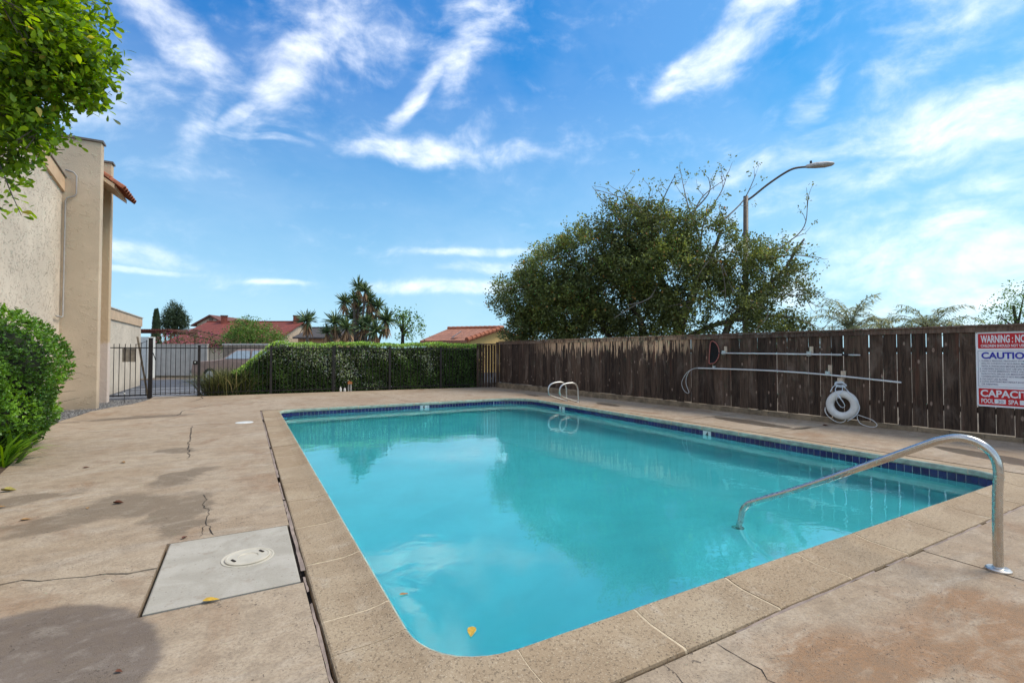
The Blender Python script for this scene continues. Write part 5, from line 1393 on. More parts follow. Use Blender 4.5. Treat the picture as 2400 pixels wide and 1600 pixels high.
branches = [[(1555, 640), (1530, 540), (1490, 480), (1396, 444)], [(1530, 560), (1518, 500), (1525, 438)], [(1535, 520), (1560, 455), (1582, 412)], [(1640, 600), (1650, 520), (1690, 450), (1705, 405)], [(1640, 560), (1612, 480), (1595, 402)],
            [(1690, 520), (1742, 470), (1772, 408)], [(1740, 640), (1830, 580), (1885, 530), (1892, 455)], [(1800, 605), (1860, 598), (1925, 604)], [(1610, 560), (1640, 470), (1700, 420)], [(1600, 520), (1660, 455), (1660, 415)],
            [(1480, 560), (1440, 500), (1400, 455)], [(1750, 700), (1850, 690), (1920, 720)], [(1770, 740), (1860, 745), (1935, 775)], [(1500, 560), (1475, 480), (1462, 440)]]
def tree_branch(pl_, k, r0, r1, g_):
    P = [at(px, py, k + rng.normal(0, 0.25)) for px, py in pl_]; Q = spline(P, 6)
    g_.tube(Q, list(np.linspace(r0, r1, len(Q))), 5); return Q
for pl_ in branches:
    Q = tree_branch(pl_, 17.0, 0.035, 0.008, wig); nq = len(Q)
    for j in range(5, nq - 1, 2):
        d = nrmz((Q[j + 1] - Q[j]) + 0.9 * np.linalg.norm(Q[j + 1] - Q[j]) * randdir(1)[0] + np.array((0, 0, 0.05)))
        e_ = Q[j] + d * rng.uniform(0.35, 0.85); mid_ = (Q[j] + e_) / 2 + rng.normal(0, 0.05, 3)
        wig.tube([Q[j], mid_, e_], [0.012, 0.008, 0.004], 4)
        for q in (mid_, e_):
            if rng.random() < 0.75: sp_.append(q)
for pl_ in ([(1615, 720), (1640, 640), (1680, 605), (1700, 680), (1690, 760)], [(1615, 725), (1600, 690), (1635, 655), (1672, 610)], [(1720, 690), (1690, 620), (1655, 600)], [(1540, 690), (1480, 720), (1440, 745)], [(1545, 660), (1520, 700), (1470, 715)], [(1700, 680), (1640, 700), (1560, 720)], [(1700, 740), (1760, 705), (1800, 735), (1765, 780)]):
    tree_branch(pl_, 16.0, 0.022, 0.010, wig)
sp_ = np.array(sp_)
p2, l2, n2 = twig_clumps(sp_, randdir(len(sp_)), 7, 0.1, 0.05, 0.0, 0.3)
pos = np.concatenate([pos, p2]); ld = np.concatenate([ld, l2]); ln = np.concatenate([ln, n2]); tt = np.concatenate([tt, rng.uniform(0.3, 0.8, len(p2))])
leaves_obj('crown', (KITE[0] * np.array([1.15, 1, 1]), KITE[1]), pos, ld, ln, rng.uniform(0.07, 0.12, len(pos)), carob_leaf, big, tt)
wig.mk('bare_branches', M['twig'], big)
tr_ = G()
def lm(pts, r0, r1): limb(tr_, [at(*p) if p[1] < 826 else ground_at(p[0], p[2]) - np.array((0, 0, .12)) for p in pts], r0, r1, 8)
lm([(1590, 830, 17.2), (1592, 770, 17.2), (1580, 715, 17.1), (1545, 650, 17.1), (1530, 560, 17.2)], 0.24, 0.05)
lm([(1592, 770, 17.2), (1625, 690, 17.0), (1660, 620, 17.0), (1690, 540, 17.0)], 0.17, 0.04)
lm([(1580, 715, 17.1), (1500, 690, 17.4), (1430, 640, 17.7), (1380, 600, 18.0)], 0.12, 0.04)
lm([(1500, 830, 17.4), (1505, 770, 17.4), (1470, 690, 17.6), (1450, 600, 17.8)], 0.17, 0.04)
lm([(1690, 830, 17.0), (1700, 780, 17.0), (1760, 700, 17.0), (1830, 640, 17.1), (1885, 560, 17.1)], 0.15, 0.03)
lm([(1590, 800, 17.2), (1680, 760, 17.0), (1780, 740, 17.0), (1870, 745, 17.2)], 0.11, 0.03)
lm([(1440, 830, 17.8), (1420, 770, 17.9), (1330, 720, 18.4), (1260, 690, 18.9)], 0.14, 0.04)
tr_.mk('trunk', M['bark'], big, smooth=True)

# street lamp
lamp = empty('street_lamp', tuple(ground_at(1748, 20) - np.array((0, 0, .12))), 'brown street lamp pole with long arm rising behind the tree', 'street lamp')
brown = simple('brown_painted_steel', (0.10, 0.075, 0.055), 0.55, var=0.3, scale=5)
p0 = ground_at(1748, 20); ptop = at(1748, 460, 20)
G().tube([(p0[0], p0[1], -.12), (p0[0], p0[1], 2.0), tuple(ptop)], [0.13, 0.12, 0.095], 12).mk('pole', brown, lamp, smooth=True)
arm = [at(1750, 470, 20), at(1765, 460, 19.95), at(1800, 432, 19.8), at(1840, 405, 19.6), at(1865, 394, 19.5), at(1895, 391, 19.4)]
G().tube(spline(arm, 5), 0.042, 8).mk('arm', brown, lamp, smooth=True)
h0 = at(1888, 391, 19.4); h1 = at(1955, 383, 19.2); ax_ = (h1 - h0); L_ = np.linalg.norm(ax_); ax_ /= L_
sd_ = np.cross(ax_, (0, 0, 1)); sd_ /= np.linalg.norm(sd_); up_ = np.cross(sd_, ax_)
hv = []; hf = []; secs = [(0.0, .05, .05, .05), (.08, .09, .09, .07), (.35, .15, .13, .10), (.7, .17, .11, .12), (.92, .13, .06, .09), (1.0, .05, .02, .04)]
for (t, w, u_, d_) in secs:
    for k in range(12):
        a = 2 * math.pi * k / 12; s_ = math.sin(a); hv.append(tuple(h0 + ax_ * L_ * t + sd_ * w * math.cos(a) + up_ * (u_ if s_ > 0 else d_) * s_))
for i in range(5):
    for k in range(12): hf.append((i * 12 + k, i * 12 + (k + 1) % 12, i * 12 + 12 + (k + 1) % 12, i * 12 + 12 + k))
hf += [tuple(range(12))[::-1], tuple(60 + k for k in range(12))]
hd = mk('lamp_head', hv, hf, simple('lamp_grey', (0.42, 0.40, 0.37), 0.5), lamp, smooth=True)
pc = h0 + ax_ * L_ * 0.2 + up_ * 0.10; G().tube([pc, pc + up_ * 0.11], 0.045, 8).mk('photocell', M['iron'], hd)

# ------------------------------------------------------------------ palms, yuccas and other far plants
def palm(name, px, py, k, rad, nf, label, seed, grp='palms beyond the board fence'):
    global rng
    c = at(px, py, k); root = empty(name, (c[0], c[1], -.12), label, 'palm', grp)
    G().tube([(c[0], c[1], -.12), (c[0] + .1, c[1], c[2] * .5), tuple(c)], [0.17, 0.14, 0.10], 9).mk('trunk', M['bark'], root, smooth=True)
    P_, D_, N_ = [], [], []; ra_ = G()
    for i in range(nf):
        az_ = 2 * math.pi * i / nf * 1.0 + rng.uniform(-.2, .2); e0 = rng.uniform(0.35, 1.5); L = rad * rng.uniform(0.8, 1.1)
        h = np.array([math.cos(az_), math.sin(az_), 0]); pts_ = []
        for j in range(13):
            t = j / 12; bend = e0 - 1.25 * t * t
            pts_.append((pts_[-1] if j else c) + (0 if j == 0 else 1) * (h * math.cos(bend) + np.array((0, 0, math.sin(bend)))) * L / 12)
        ra_.tube(pts_, list(np.linspace(0.03, 0.006, 13)), 4)
        for j in range(2, 13):
            for s in range(6):
                q = pts_[j] - (pts_[j] - pts_[j - 1]) * rng.random(); tdir = nrmz(pts_[j] - pts_[j - 1]); side = np.cross(tdir, (0, 0, 1.0)); side = side / (np.linalg.norm(side) + 1e-6)
                sg = 1 if s % 2 else -1
                P_.append(q); D_.append(side * sg * 1.0 + tdir * 0.7 + np.array((0, 0, rng.uniform(-1.0, .25)))); N_.append((rng.normal(0, .3), rng.normal(0, .3), 1))
    P_ = np.array(P_); leaves_obj('fronds', (LANCE[0] * np.array([0.42, 1, 1.5]), LANCE[1]), P_, np.array(D_), np.array(N_, float), rng.uniform(0.35, 0.6, len(P_)) * rad / 2.6, palm_leaf, root, rng.random(len(P_)))
    ra_.mk('frond_stems', M['twig'], root)
palm('palm_tree', 1995, 776, 40, 3.6, 26, 'feathery palm crown with an upright spear, above the board fence', 1)
palm('palm_tree', 2066, 788, 42, 2.9, 20, 'smaller drooping palm crown touching the spear topped palm', 2)
palm('palm_tree', 2180, 776, 40, 3.4, 24, 'lone dark palm crown above the fence, apart from the other palms', 3)
def simple_tree(name, label, cat, blobs, k, leaf, mat, trunk_px, n_per=120, per=10, grp=None, flat=1.0):
    gp_ = ground_at(trunk_px, k); root = empty(name, (gp_[0], gp_[1], -.12), label, cat, grp)
    C_, O_ = [], []
    gg = G(); top = at(blobs[0][0], blobs[0][1], k)
    gg.tube([(gp_[0], gp_[1], -.13), tuple((gp_ + top) / 2), tuple(top)], [0.16, 0.12, 0.05], 8)
    for (px, py, r_) in blobs:
        c = at(px, py, k); m_ = max(6, int(n_per * r_ * r_)); d = randdir(m_)
        C_.append(c + d * r_ * (0.45 + 0.6 * rng.random((m_, 1))) * np.array([1, 1, flat])); O_.append(d)
        gg.tube([tuple((gp_ + 2 * top) / 3), tuple(c)], [0.07, 0.02], 5)
    gg.mk('trunk', M['bark_dark'], root)
    C_ = np.concatenate(C_); O_ = np.concatenate(O_); keep = C_[:, 2] > 0.2; C_, O_ = C_[keep], O_[keep]
    p_, l_, n_ = twig_clumps(C_, O_, per, leaf, leaf * 0.8, 0, leaf * 3)
    t_ = np.clip(np.repeat(rng.normal(0.45, 0.18, len(C_)), per) + rng.normal(0, 0.12, len(p_)), 0, 1)
    leaves_obj('crown', KITE, p_, l_, n_, rng.uniform(0.7, 1.2, len(p_)) * leaf, mat, root, t_); return root
simple_tree('leafy_tree', 'thin crowned tree with yellowing leaves above the sign', 'tree', [(2375, 715, 0.9), (2340, 740, 0.8), (2400, 690, 0.7), (2420, 740, 1.2), (2330, 760, 0.6)], 26, 0.13, bright_leaf, 2400, 60, 9)
simple_tree('low_shrub', 'small round treetop between the lone palm and the sign', 'shrub', [(2238, 765, 0.75), (2275, 772, 0.5)], 40, 0.14, bright_leaf, 2240, 90, 9)
simple_tree('flowering_shrub', 'mounded bright green shrub in front of the long red roof', 'shrub', [(590, 785, 0.9), (565, 795, 0.8), (620, 795, 0.8), (575, 770, 0.55), (648, 803, 0.6), (545, 805, 0.6)], 27, 0.10, bright_leaf, 590, 330, 10)
simple_tree('conifer', 'broad dark conifer behind the red roof chimney', 'tree', [(409, 745, 1.05), (409, 762, 1.25), (409, 730, 0.7), (408, 720, 0.4), (395, 755, 0.7), (423, 752, 0.7)], 62, 0.20, needle_leaf, 409, 230, 10)
cy = empty('cypress', tuple(ground_at(365, 50) - np.array((0, 0, .12))), 'slim dark cypress beside the red roofed house', 'tree')
c0 = ground_at(365, 50); zt_ = at(365, 727, 50)[2]
G().tube([(c0[0], c0[1], -.13), (c0[0], c0[1], zt_ - 0.6)], [0.15, 0.04], 7).mk('trunk', M['bark_dark'], cy)
N = 3800; hh = rng.random(N); rad = 0.42 * np.sqrt(np.clip(1 - hh, 0, 1)) * (0.85 + 0.3 * rng.random(N)) + 0.03; an = rng.uniform(0, 2 * math.pi, N)
pos = np.column_stack([c0[0] + rad * np.cos(an), c0[1] + rad * np.sin(an), 0.3 + hh * (zt_ - 0.3)])
leaves_obj('crown', KITE, pos, nrmz(np.column_stack([0.4 * np.cos(an), 0.4 * np.sin(an), np.ones(N)]) + 0.3 * randdir(N)), nrmz(np.column_stack([np.cos(an), np.sin(an), np.zeros(N)])), rng.uniform(0.14, 0.3, N), needle_leaf, cy, rng.random(N))

def yucca(name, label, trunk_px, k, heads, grp=None):
    gp_ = ground_at(trunk_px, k); root = empty(name, (gp_[0], gp_[1], -.1), label, 'yucca', grp)
    for (px, py, r_) in heads:
        r_ *= 1.05
        c = at(px, py, k + rng.uniform(-.6, .6)); gg = G()
        limb(gg, [(gp_[0], gp_[1], -.12), tuple(gp_ * 0.5 + c * 0.5 - np.array((0, 0, 0.3))), tuple(c)], 0.10, 0.06, 7); gg.mk('trunk', M['bark'], root)
        n_ = 90; d = randdir(n_) + np.array((0, 0, 0.45)); d = nrmz(d)
        leaves_obj('rosette', (BLADE[0] * np.array([1.5, 1, 1]), BLADE[1]), np.repeat(c[None], n_, 0) + 0.05 * randdir(n_), d, nrmz(np.cross(d, randdir(n_)) + (0, 0, .6)), rng.uniform(0.75, 1.1, n_) * r_, yucca_leaf, root, rng.random(n_))
        n_ = 40; dn = nrmz(np.column_stack([rng.normal(0, .3, n_), rng.normal(0, .3, n_), -np.ones(n_)]))
        leaves_obj('dead_skirt', (BLADE[0] * np.array([1.3, 1, .3]), BLADE[1]), np.repeat(c[None], n_, 0) - np.array((0, 0, 0.12)), dn, randdir(n_), rng.uniform(0.7, 1.2, n_) * r_ * 1.15, dead_leaf, root, rng.random(n_))
yucca('yucca', 'tall branching yucca with many spiky heads behind the hedge', 835, 27, [(840, 672, 0.62), (856, 680, 0.5), (830, 698, 0.45), (866, 694, 0.45), (808, 706, 0.62), (868, 706, 0.5), (886, 718, 0.55), (838, 722, 0.6), (832, 745, 0.72), (872, 728, 0.5)])
yucca('yucca', 'low clump of spiky yucca heads crowding the hedge top', 850, 25.5, [(785, 755, 0.68), (812, 768, 0.65), (850, 768, 0.62), (880, 775, 0.7), (905, 750, 0.75), (765, 778, 0.5), (860, 755, 0.55)])
yucca('yucca', 'single spiky yucca head standing apart before a low roof', 720, 26, [(720, 750, 0.68)])
pt_ = simple_tree('papaya_tree', 'spindly tree with flat tiers of leaves beside the yuccas', 'tree', [(945, 735, 0.28), (935, 740, 0.4), (962, 742, 0.45), (925, 735, 0.35), (948, 758, 0.35), (972, 755, 0.4), (968, 775, 0.5), (950, 788, 0.4)], 30, 0.17, bright_leaf, 942, 85, 8, flat=0.32)

# ------------------------------------------------------------------ far walls, houses, car
def facing(px0, px1, k, k1=None):
    a = ground_at(px0, k); b = ground_at(px1, k1 or k); t = (b - a) / np.linalg.norm(b - a); n_ = np.array([t[1], -t[0], 0]); return a, b, t, n_
def fbx(g_, a, t, n_, u0, u1, z0, z1, d0, d1):
    """box: along t from u0 to u1, height z0..z1, depth from d0 (towards viewer) to d1 (away)"""
    P = [a + t * u + (-n_) * d for u, d in ((u0, d0), (u1, d0), (u1, d1), (u0, d1))]
    return g_.add([(p[0], p[1], z0) for p in P] + [(p[0], p[1], z1) for p in P], [(0, 3, 2, 1), (4, 5, 6, 7), (0, 1, 5, 4), (1, 2, 6, 5), (2, 3, 7, 6), (3, 0, 4, 7)])
a, b, t, n_ = facing(333, 486, 27.5)
LW = np.linalg.norm(b - a)
pw_ = empty('panel_wall', tuple((a + b) / 2), 'pale panelled wall across the alley seen through the gate', 'wall')
pm = simple('pale_grey_panel', (0.50, 0.455, 0.40), 0.8, var=0.08, scale=3)
u0 = 0.0
while u0 < LW - 0.05:
    fbx(G(), a, t, n_, u0 + 0.006, min(u0 + 0.29, LW), 0.12 - .12, 1.74, 0, 0.08).mk('panel', pm, pw_); u0 += 0.296
fbx(G(), a, t, n_, -0.02, LW + 0.02, 1.741, 1.80, -0.03, 0.11).mk('cap', pm, pw_)
fbx(G(), a, t, n_, 0, LW, -0.12, -0.002, 0.01, 0.10).mk('footing', M['kerb'], pw_)
cb = empty('utility_cabinet', tuple(ground_at(336, 25)), 'white metal utility cabinet standing by the garage corner', 'cabinet')
a, b, t, n_ = facing(326, 347, 25)
fbx(G(), a, t, n_, 0, np.linalg.norm(b - a), -.03, 2.13, 0, 0.5).mk('body', M['white_plastic'], cb)
fbx(G(), a, t, n_, 0.03, np.linalg.norm(b - a) - 0.03, 1.0, 2.05, -0.012, -0.001).mk('door', M['white_plastic'], cb)
a, b, t, n_ = facing(522, 720, 26); LW = np.linalg.norm(b - a)
bw = empty('block_wall', tuple((a + b) / 2), 'tan block wall with pale coping behind the parked car', 'wall')
blk = simple('tan_block', (0.30, 0.235, 0.175), 0.9, var=0.25, scale=4)
for r_ in range(5):
    u0 = -0.2 * (r_ % 2)
    while u0 < LW:
        fbx(G(), a, t, n_, max(u0, 0) + .006, min(u0 + 0.60, LW) - .006, -.12 + r_ * 0.365 + .004, -.12 + (r_ + 1) * 0.365 - .004, 0, 0.15).mk('block', blk, bw); u0 += 0.60
fbx(G(), a, t, n_, 0, LW, -.12, 1.70, 0.02, 0.13).mk('mortar', M['kerb'], bw)
fbx(G(), a, t, n_, -.03, LW + .03, 1.708, 1.80, -0.03, 0.18).mk('coping', simple('pale_coping', (0.58, 0.53, 0.46), 0.8), bw)
# bougainvillea and trellis above the panelled wall
simple_tree('bougainvillea', 'pink flowering bougainvillea above the panelled wall', 'shrub', [(375, 800, 0.45), (405, 803, 0.5), (440, 800, 0.55), (475, 801, 0.5), (510, 803, 0.45), (535, 806, 0.35)], 29, 0.10, pink_leaf, 440, 210, 8)
trl = empty('pergola', tuple(ground_at(372, 31)), 'dark red slatted pergola roof beside the garage', 'pergola')
redw = simple('red_brown_timber', (0.105, 0.030, 0.020), 0.8, var=0.3)
a, b, t, n_ = facing(318, 402, 31); LW = np.linalg.norm(b - a)
zp = at(360, 781, 31)[2]
fbx(G(), a, t, n_, 0, LW, zp, zp + 0.16, 0, 0.08).mk('beam', redw, trl); fbx(G(), a, t, n_, 0, LW, zp, zp + 0.16, 2.4, 2.48).mk('beam', redw, trl)
u0 = 0.03
while u0 < LW - 0.05: fbx(G(), a, t, n_, u0, u0 + 0.07, zp + 0.161, zp + 0.27, -0.25, 2.7).mk('slat', redw, trl); u0 += 0.165
for u_ in (0.1, LW - 0.15):
    for d_ in (0.0, 2.4): fbx(G(), a, t, n_, u_, u_ + 0.08, -.12, zp - .001, d_, d_ + 0.08).mk('post', redw, trl)
a, b, t, n_ = facing(415, 540, 30.5); LW = np.linalg.norm(b - a)
tre = empty('lath_awning', tuple((a + b) / 2), 'sloping brown lath awning over the panelled wall', 'awning')
lath = simple('brown_lath', (0.13, 0.06, 0.04), 0.85, var=0.3)
za, zb = at(415, 776, 30.5)[2], at(540, 806, 30.5)[2]
for i in range(14):
    u_ = LW * i / 13; zz = za + (zb - za) * i / 13
    p = a + t * u_; q = p - n_ * 1.6
    G().bar((p[0], p[1], zz), (q[0], q[1], zz + 0.25), 0.05, 0.04).mk('lath', lath, tre)
for d_ in (0.0, 1.5):
    p = a - n_ * d_; q = b - n_ * d_; G().bar((p[0], p[1], za - 0.05 + 0.15 * d_), (q[0], q[1], zb - 0.05 + 0.15 * d_), 0.06, 0.08).mk('rafter', lath, tre)
for u_ in (0.0, LW):
    p = a + t * u_; G().box((p[0] - .04, p[1] - .04, -.12), (p[0] + .04, p[1] + .04, (za if u_ == 0 else zb) - 0.10)).mk('post', lath, tre)
# red roofed house
def house(name, label, px0, px1, k, y_ridge, y_eave, depth, roofmat, wallmat, over=0.5):
    a, b, t, n_ = facing(px0, px1, k); L = np.linalg.norm(b - a); root = empty(name, tuple((a + b) / 2), label, 'house')
    zr = at((px0 + px1) / 2, y_ridge, k + depth)[2]; ze = at((px0 + px1) / 2, y_eave, k)[2]
    fbx(G(), a, t, n_, 0.3, L - 0.3, -.12, ze - 0.02, over, 2 * depth - over).mk('wall', wallmat, root)
    m_ = -n_
    def pt(u_, d_, z): p = a + t * u_ + m_ * d_; return (p[0], p[1], z)
    th = 0.14
    roof = G().add([pt(0, 0, ze), pt(L, 0, ze), pt(L, depth, zr), pt(0, depth, zr), pt(0, 2 * depth, ze), pt(L, 2 * depth, ze),
                    pt(0, 0, ze - th), pt(L, 0, ze - th), pt(L, depth, zr - th), pt(0, depth, zr - th), pt(0, 2 * depth, ze - th), pt(L, 2 * depth, ze - th)],
                   [(0, 1, 2, 3), (3, 2, 5, 4), (6, 9, 8, 7), (9, 10, 11, 8), (0, 6, 7, 1), (4, 5, 11, 10), (0, 3, 9, 6), (3, 4, 10, 9), (1, 7, 8, 2), (2, 8, 11, 5)]).mk('roof', roofmat, root)
    G().add([pt(0.3, over, ze - .03), pt(0.3, 2 * depth - over, ze - .03), pt(0.3, depth, zr - th - .02), pt(0.45, over, ze - .03), pt(0.45, 2 * depth - over, ze - .03), pt(0.45, depth, zr - th - .02)], [(0, 1, 2), (3, 5, 4), (0, 3, 4, 1), (1, 4, 5, 2), (2, 5, 3, 0)]).mk('gable_wall', wallmat, root)
    G().add([pt(L - 0.3, over, ze - .03), pt(L - 0.3, 2 * depth - over, ze - .03), pt(L - 0.3, depth, zr - th - .02), pt(L - 0.45, over, ze - .03), pt(L - 0.45, 2 * depth - over, ze - .03), pt(L - 0.45, depth, zr - th - .02)], [(0, 2, 1), (3, 4, 5), (0, 1, 4, 3), (1, 2, 5, 4), (2, 0, 3, 5)]).mk('gable_wall', wallmat, root)
    G().tube([pt(0, depth, zr + .02), pt(L, depth, zr + .02)], 0.09, 6).mk('ridge_cap', roofmat, roof)
    return root, roof, pt, L, zr, ze
redroof = roof_material('red_roof', (0.20, 0.040, 0.024), float(RT[0]), float(RT[1]), 0.5, 0.4, 0.4)
creamw = simple('cream_wall', (0.52, 0.42, 0.31), 0.9, var=0.1)
root, roof, pt, L, zr, ze = house('red_roofed_house', 'long house with a plain red roof and chimneys beyond the alley', 374, 634, 42, 754, 806, 6.5, redroof, creamw)
brickm = simple('chimney_brick', (0.24, 0.07, 0.045), 0.9, var=0.3, scale=8)
for u_ in (1.9, L - 0.55):
    p = pt(u_, 6.2, zr - 0.5); G().box((p[0] - .28, p[1] - .28, p[2]), (p[0] + .28, p[1] + .28, zr + 0.55)).mk('chimney', brickm, roof)
    G().box((p[0] - .33, p[1] - .33, zr + 0.551), (p[0] + .33, p[1] + .33, zr + 0.63)).mk('chimney_cap', M['trim_dark'], roof)
# gabled house behind it: gable end faces the viewer
a, b, t, n_ = facing(450, 528, 58); L = np.linalg.norm(b - a); m_ = -n_
gh = empty('gabled_house', tuple((a + b) / 2), 'pale gable end with brown rafters peeking over the red roof', 'house')
ze = at(489, 757, 58)[2]; zr = at(489, 737, 58)[2]
def pt(u_, d_, z): p = a + t * u_ + m_ * d_; return (p[0], p[1], z)
fbx(G(), a, t, n_, 0.3, L - 0.3, -.12, ze, 0.4, 9).mk('wall', creamw, gh)
G().add([pt(0.3, .4, ze), pt(L - .3, .4, ze), pt(L / 2, .4, zr - .1), pt(0.3, .6, ze), pt(L - .3, .6, ze), pt(L / 2, .6, zr - .1)], [(0, 1, 2), (3, 5, 4), (0, 3, 4, 1), (1, 4, 5, 2), (2, 5, 3, 0)]).mk('gable_wall', simple('gable_cream', (0.58, 0.49, 0.40), 0.9, var=0.06), gh)
G().add([pt(-.2, 0, ze - .2), pt(L / 2, 0, zr), pt(L + .2, 0, ze - .2), pt(-.2, 9, ze - .2), pt(L / 2, 9, zr), pt(L + .2, 9, ze - .2), pt(-.2, 0, ze - .38), pt(L / 2, 0, zr - .2), pt(L + .2, 0, ze - .38), pt(-.2, 9, ze - .38), pt(L / 2, 9, zr - .2), pt(L + .2, 9, ze - .38)],
        [(0, 1, 4, 3), (1, 2, 5, 4), (6, 9, 10, 7), (7, 10, 11, 8), (0, 6, 7, 1), (1, 7, 8, 2), (0, 3, 9, 6), (2, 8, 11, 5), (3, 4, 10, 9), (4, 5, 11, 10)]).mk('roof', simple('brown_red_roof', (0.15, 0.06, 0.045), 0.85), gh)
fbx(G(), a, t, n_, L / 2 - 0.18, L / 2 + 0.18, ze, zr - 0.25, 0.25, 0.39).mk('gable_vent', M['trim_dark'], gh)
# low house behind the yuccas
house('low_house', 'low tan house with dark roof behind the single yucca', 685, 790, 44, 768, 790, 4.0, simple('dark_shingle', (0.07, 0.06, 0.055), 0.9), simple('orange_wall', (0.42, 0.25, 0.14), 0.9))
# house with terracotta roof by the fence corner
A0 = at(984, 795, 33); A1 = at(1094, 797, 31.5); C0 = at(1050, 764, 36.5); C1 = at(1178, 768, 35)
C0 = np.array([C0[0], C0[1], C1[2]])
A0 = np.array([A0[0], A0[1], A1[2]])
tr2 = empty('tile_roofed_house', (float(A1[0]), float(A1[1]), -.12), 'yellow house with terracotta tile roof behind the hedge end', 'house')
dn_ = np.array((0, 0, .16))
rd = nrmz(C1 - C0); tilem = roof_material('terracotta_roof', (0.36, 0.150, 0.085), float(rd[0]), float(rd[1]), 0.55, 0.33, 1.0)
B0 = C0 + (C0 - A0) * np.array([1, 1, -1]); B1_ = C1 + (C1 - A1) * np.array([1, 1, -1])
rf = mk('roof', [A0, A1, C1, C0, B0, B1_] + [p - dn_ for p in (A0, A1, C1, C0, B0, B1_)], [(0, 1, 2, 3), (3, 2, 5, 4), (6, 9, 8, 7), (9, 10, 11, 8), (0, 6, 7, 1), (1, 7, 8, 2), (2, 8, 11, 5), (5, 11, 10, 4), (4, 10, 9, 3), (3, 9, 6, 0)], tilem, tr2)
up_a = nrmz(C1 - A1); Ls = np.linalg.norm(C1 - A1)
for i in range(9):
    p = A1 + (C1 - A1) * (i / 9); q = A1 + (C1 - A1) * ((i + 1.12) / 9)
    G().tube([p + np.array((0, 0, .03)), q + np.array((0, 0, .02))], [0.17, 0.13], 8).mk('rake_tile', M['terracotta'], rf)
for i in range(12):
    p = C0 + (C1 - C0) * (i / 12); q = C0 + (C1 - C0) * ((i + 1.1) / 12)
    G().tube([p + np.array((0, 0, .04)), q + np.array((0, 0, .03))], [0.14, 0.12], 8).mk('ridge_tile', M['terracotta'], rf)
yel = simple('yellow_wall', (0.60, 0.40, 0.15), 0.9, var=0.08)
ins = nrmz(C0 - C1) * 0.35
W1, W2, W3 = A1 + ins - dn_ * 1.2, C1 + ins - dn_ * 1.2, B1_ + ins - dn_ * 1.2
W1 = W1 + (W2 - W1) * 0.06; W3 = W3 + (W2 - W3) * 0.06
th_ = nrmz(ins) * 0.2
mk('gable_wall', [(W1[0], W1[1], -.12), W1, W2, W3, (W3[0], W3[1], -.12)] + [tuple(np.array(q) + th_) for q in ((W1[0], W1[1], -.12), W1, W2, W3, (W3[0], W3[1], -.12))], [(0, 1, 2, 3, 4), (9, 8, 7, 6, 5), (0, 5, 6, 1), (1, 6, 7, 2), (2, 7, 8, 3), (3, 8, 9, 4), (4, 9, 5, 0)], yel, tr2)
V0 = A0 - ins * 1.0 - dn_ * 1.2; V0 = V0 + (C0 - A0) * 0.06; V1 = W1
mk('front_wall', [(V0[0], V0[1], -.12), (V1[0], V1[1], -.12), V1, V0] + [tuple(np.array(q) + nrmz(C0 - A0) * np.array([1, 1, 0]) * 0.2) for q in ((V0[0], V0[1], -.12), (V1[0], V1[1], -.12), V1, V0)], [(0, 1, 2, 3), (7, 6, 5, 4), (0, 4, 5, 1), (1, 5, 6, 2), (2, 6, 7, 3), (3, 7, 4, 0)], yel, tr2)
sk = A0 + (A1 - A0) * 0.62 + (C0 - A0) * 0.12
G().bar(tuple(sk + np.array((0, 0, .08))), tuple(sk + (A1 - A0) * 0.14 + (C0 - A0) * 0.10 + np.array((0, 0, .42))), 0.5, 0.05).mk('solar_panel', M['conduit'], rf)
# parked car seen through the iron fence, facing left
ca, cb_, ct, cn_ = facing(448, 700, 21.6)
car = empty('parked_car', tuple((ca + cb_) / 2 - np.array((0, 0, .03))), 'dusty rose car parked across the alley behind the iron fence', 'car')
m_ = -cn_; CL = 4.7; CWd = 1.75
prof_c = [(0.02, .30), (0.0, .55), (0.05, .82), (0.25, .93), (1.15, 1.0), (1.35, 1.04), (1.95, 1.45), (2.2, 1.50), (3.6, 1.48), (3.95, 1.40), (4.45, 1.05), (4.62, .95), (4.68, .55), (4.6, .30)]
def cp(u_, d_, z): p = ca + ct * u_ + m_ * d_; return (p[0], p[1], z - .03)
nv_ = len(prof_c); cv = []; inset = lambda z: 0.0 if z < 1.0 else 0.16 * (z - 1.0) / 0.5
for side in (0, 1): cv += [cp(u_, (0.0 + inset(z)) if side == 0 else (CWd - inset(z)), z) for u_, z in prof_c]
cf = [tuple(range(nv_)), tuple(range(nv_, 2 * nv_))[::-1]] + [(i, nv_ + i, nv_ + (i + 1) % nv_, (i + 1) % nv_) for i in range(nv_)]
paint = simple('dusty_rose_paint', (0.36, 0.25, 0.20), 0.35, var=0.12)
glass_c = simple('car_glass_sky_tint', (0.42, 0.50, 0.54), 0.10, var=0.1)  # pale blue sky reflection put into the base colour
body_ = mk('body', cv, cf, paint, car)
bvm = body_.modifiers.new('bevel', 'BEVEL'); bvm.width = 0.03; bvm.segments = 2
def cquad(name, q, mat, par=car): mk(name, [cp(*p) for p in q], [(0, 1, 2, 3)], mat, par)
cquad('windshield', [(1.38, .14, 1.075), (1.90, .24, 1.43), (1.90, CWd - .24, 1.43), (1.38, CWd - .14, 1.075)], glass_c) if False else None
def off(u0, z0, u1, z1, e=0.012):
    L_ = math.hypot(u1 - u0, z1 - z0); return (-(z1 - z0) / L_ * e, (u1 - u0) / L_ * e)
ox, oz = off(1.35, 1.04, 1.95, 1.45, 0.006)
mk('windshield', [cp(1.40 + ox, .16, 1.075 + oz), cp(1.40 + ox, CWd - .16, 1.075 + oz), cp(1.90 + ox, CWd - .26, 1.42 + oz), cp(1.90 + ox, .26, 1.42 + oz)], [(0, 1, 2, 3)], glass_c, car)
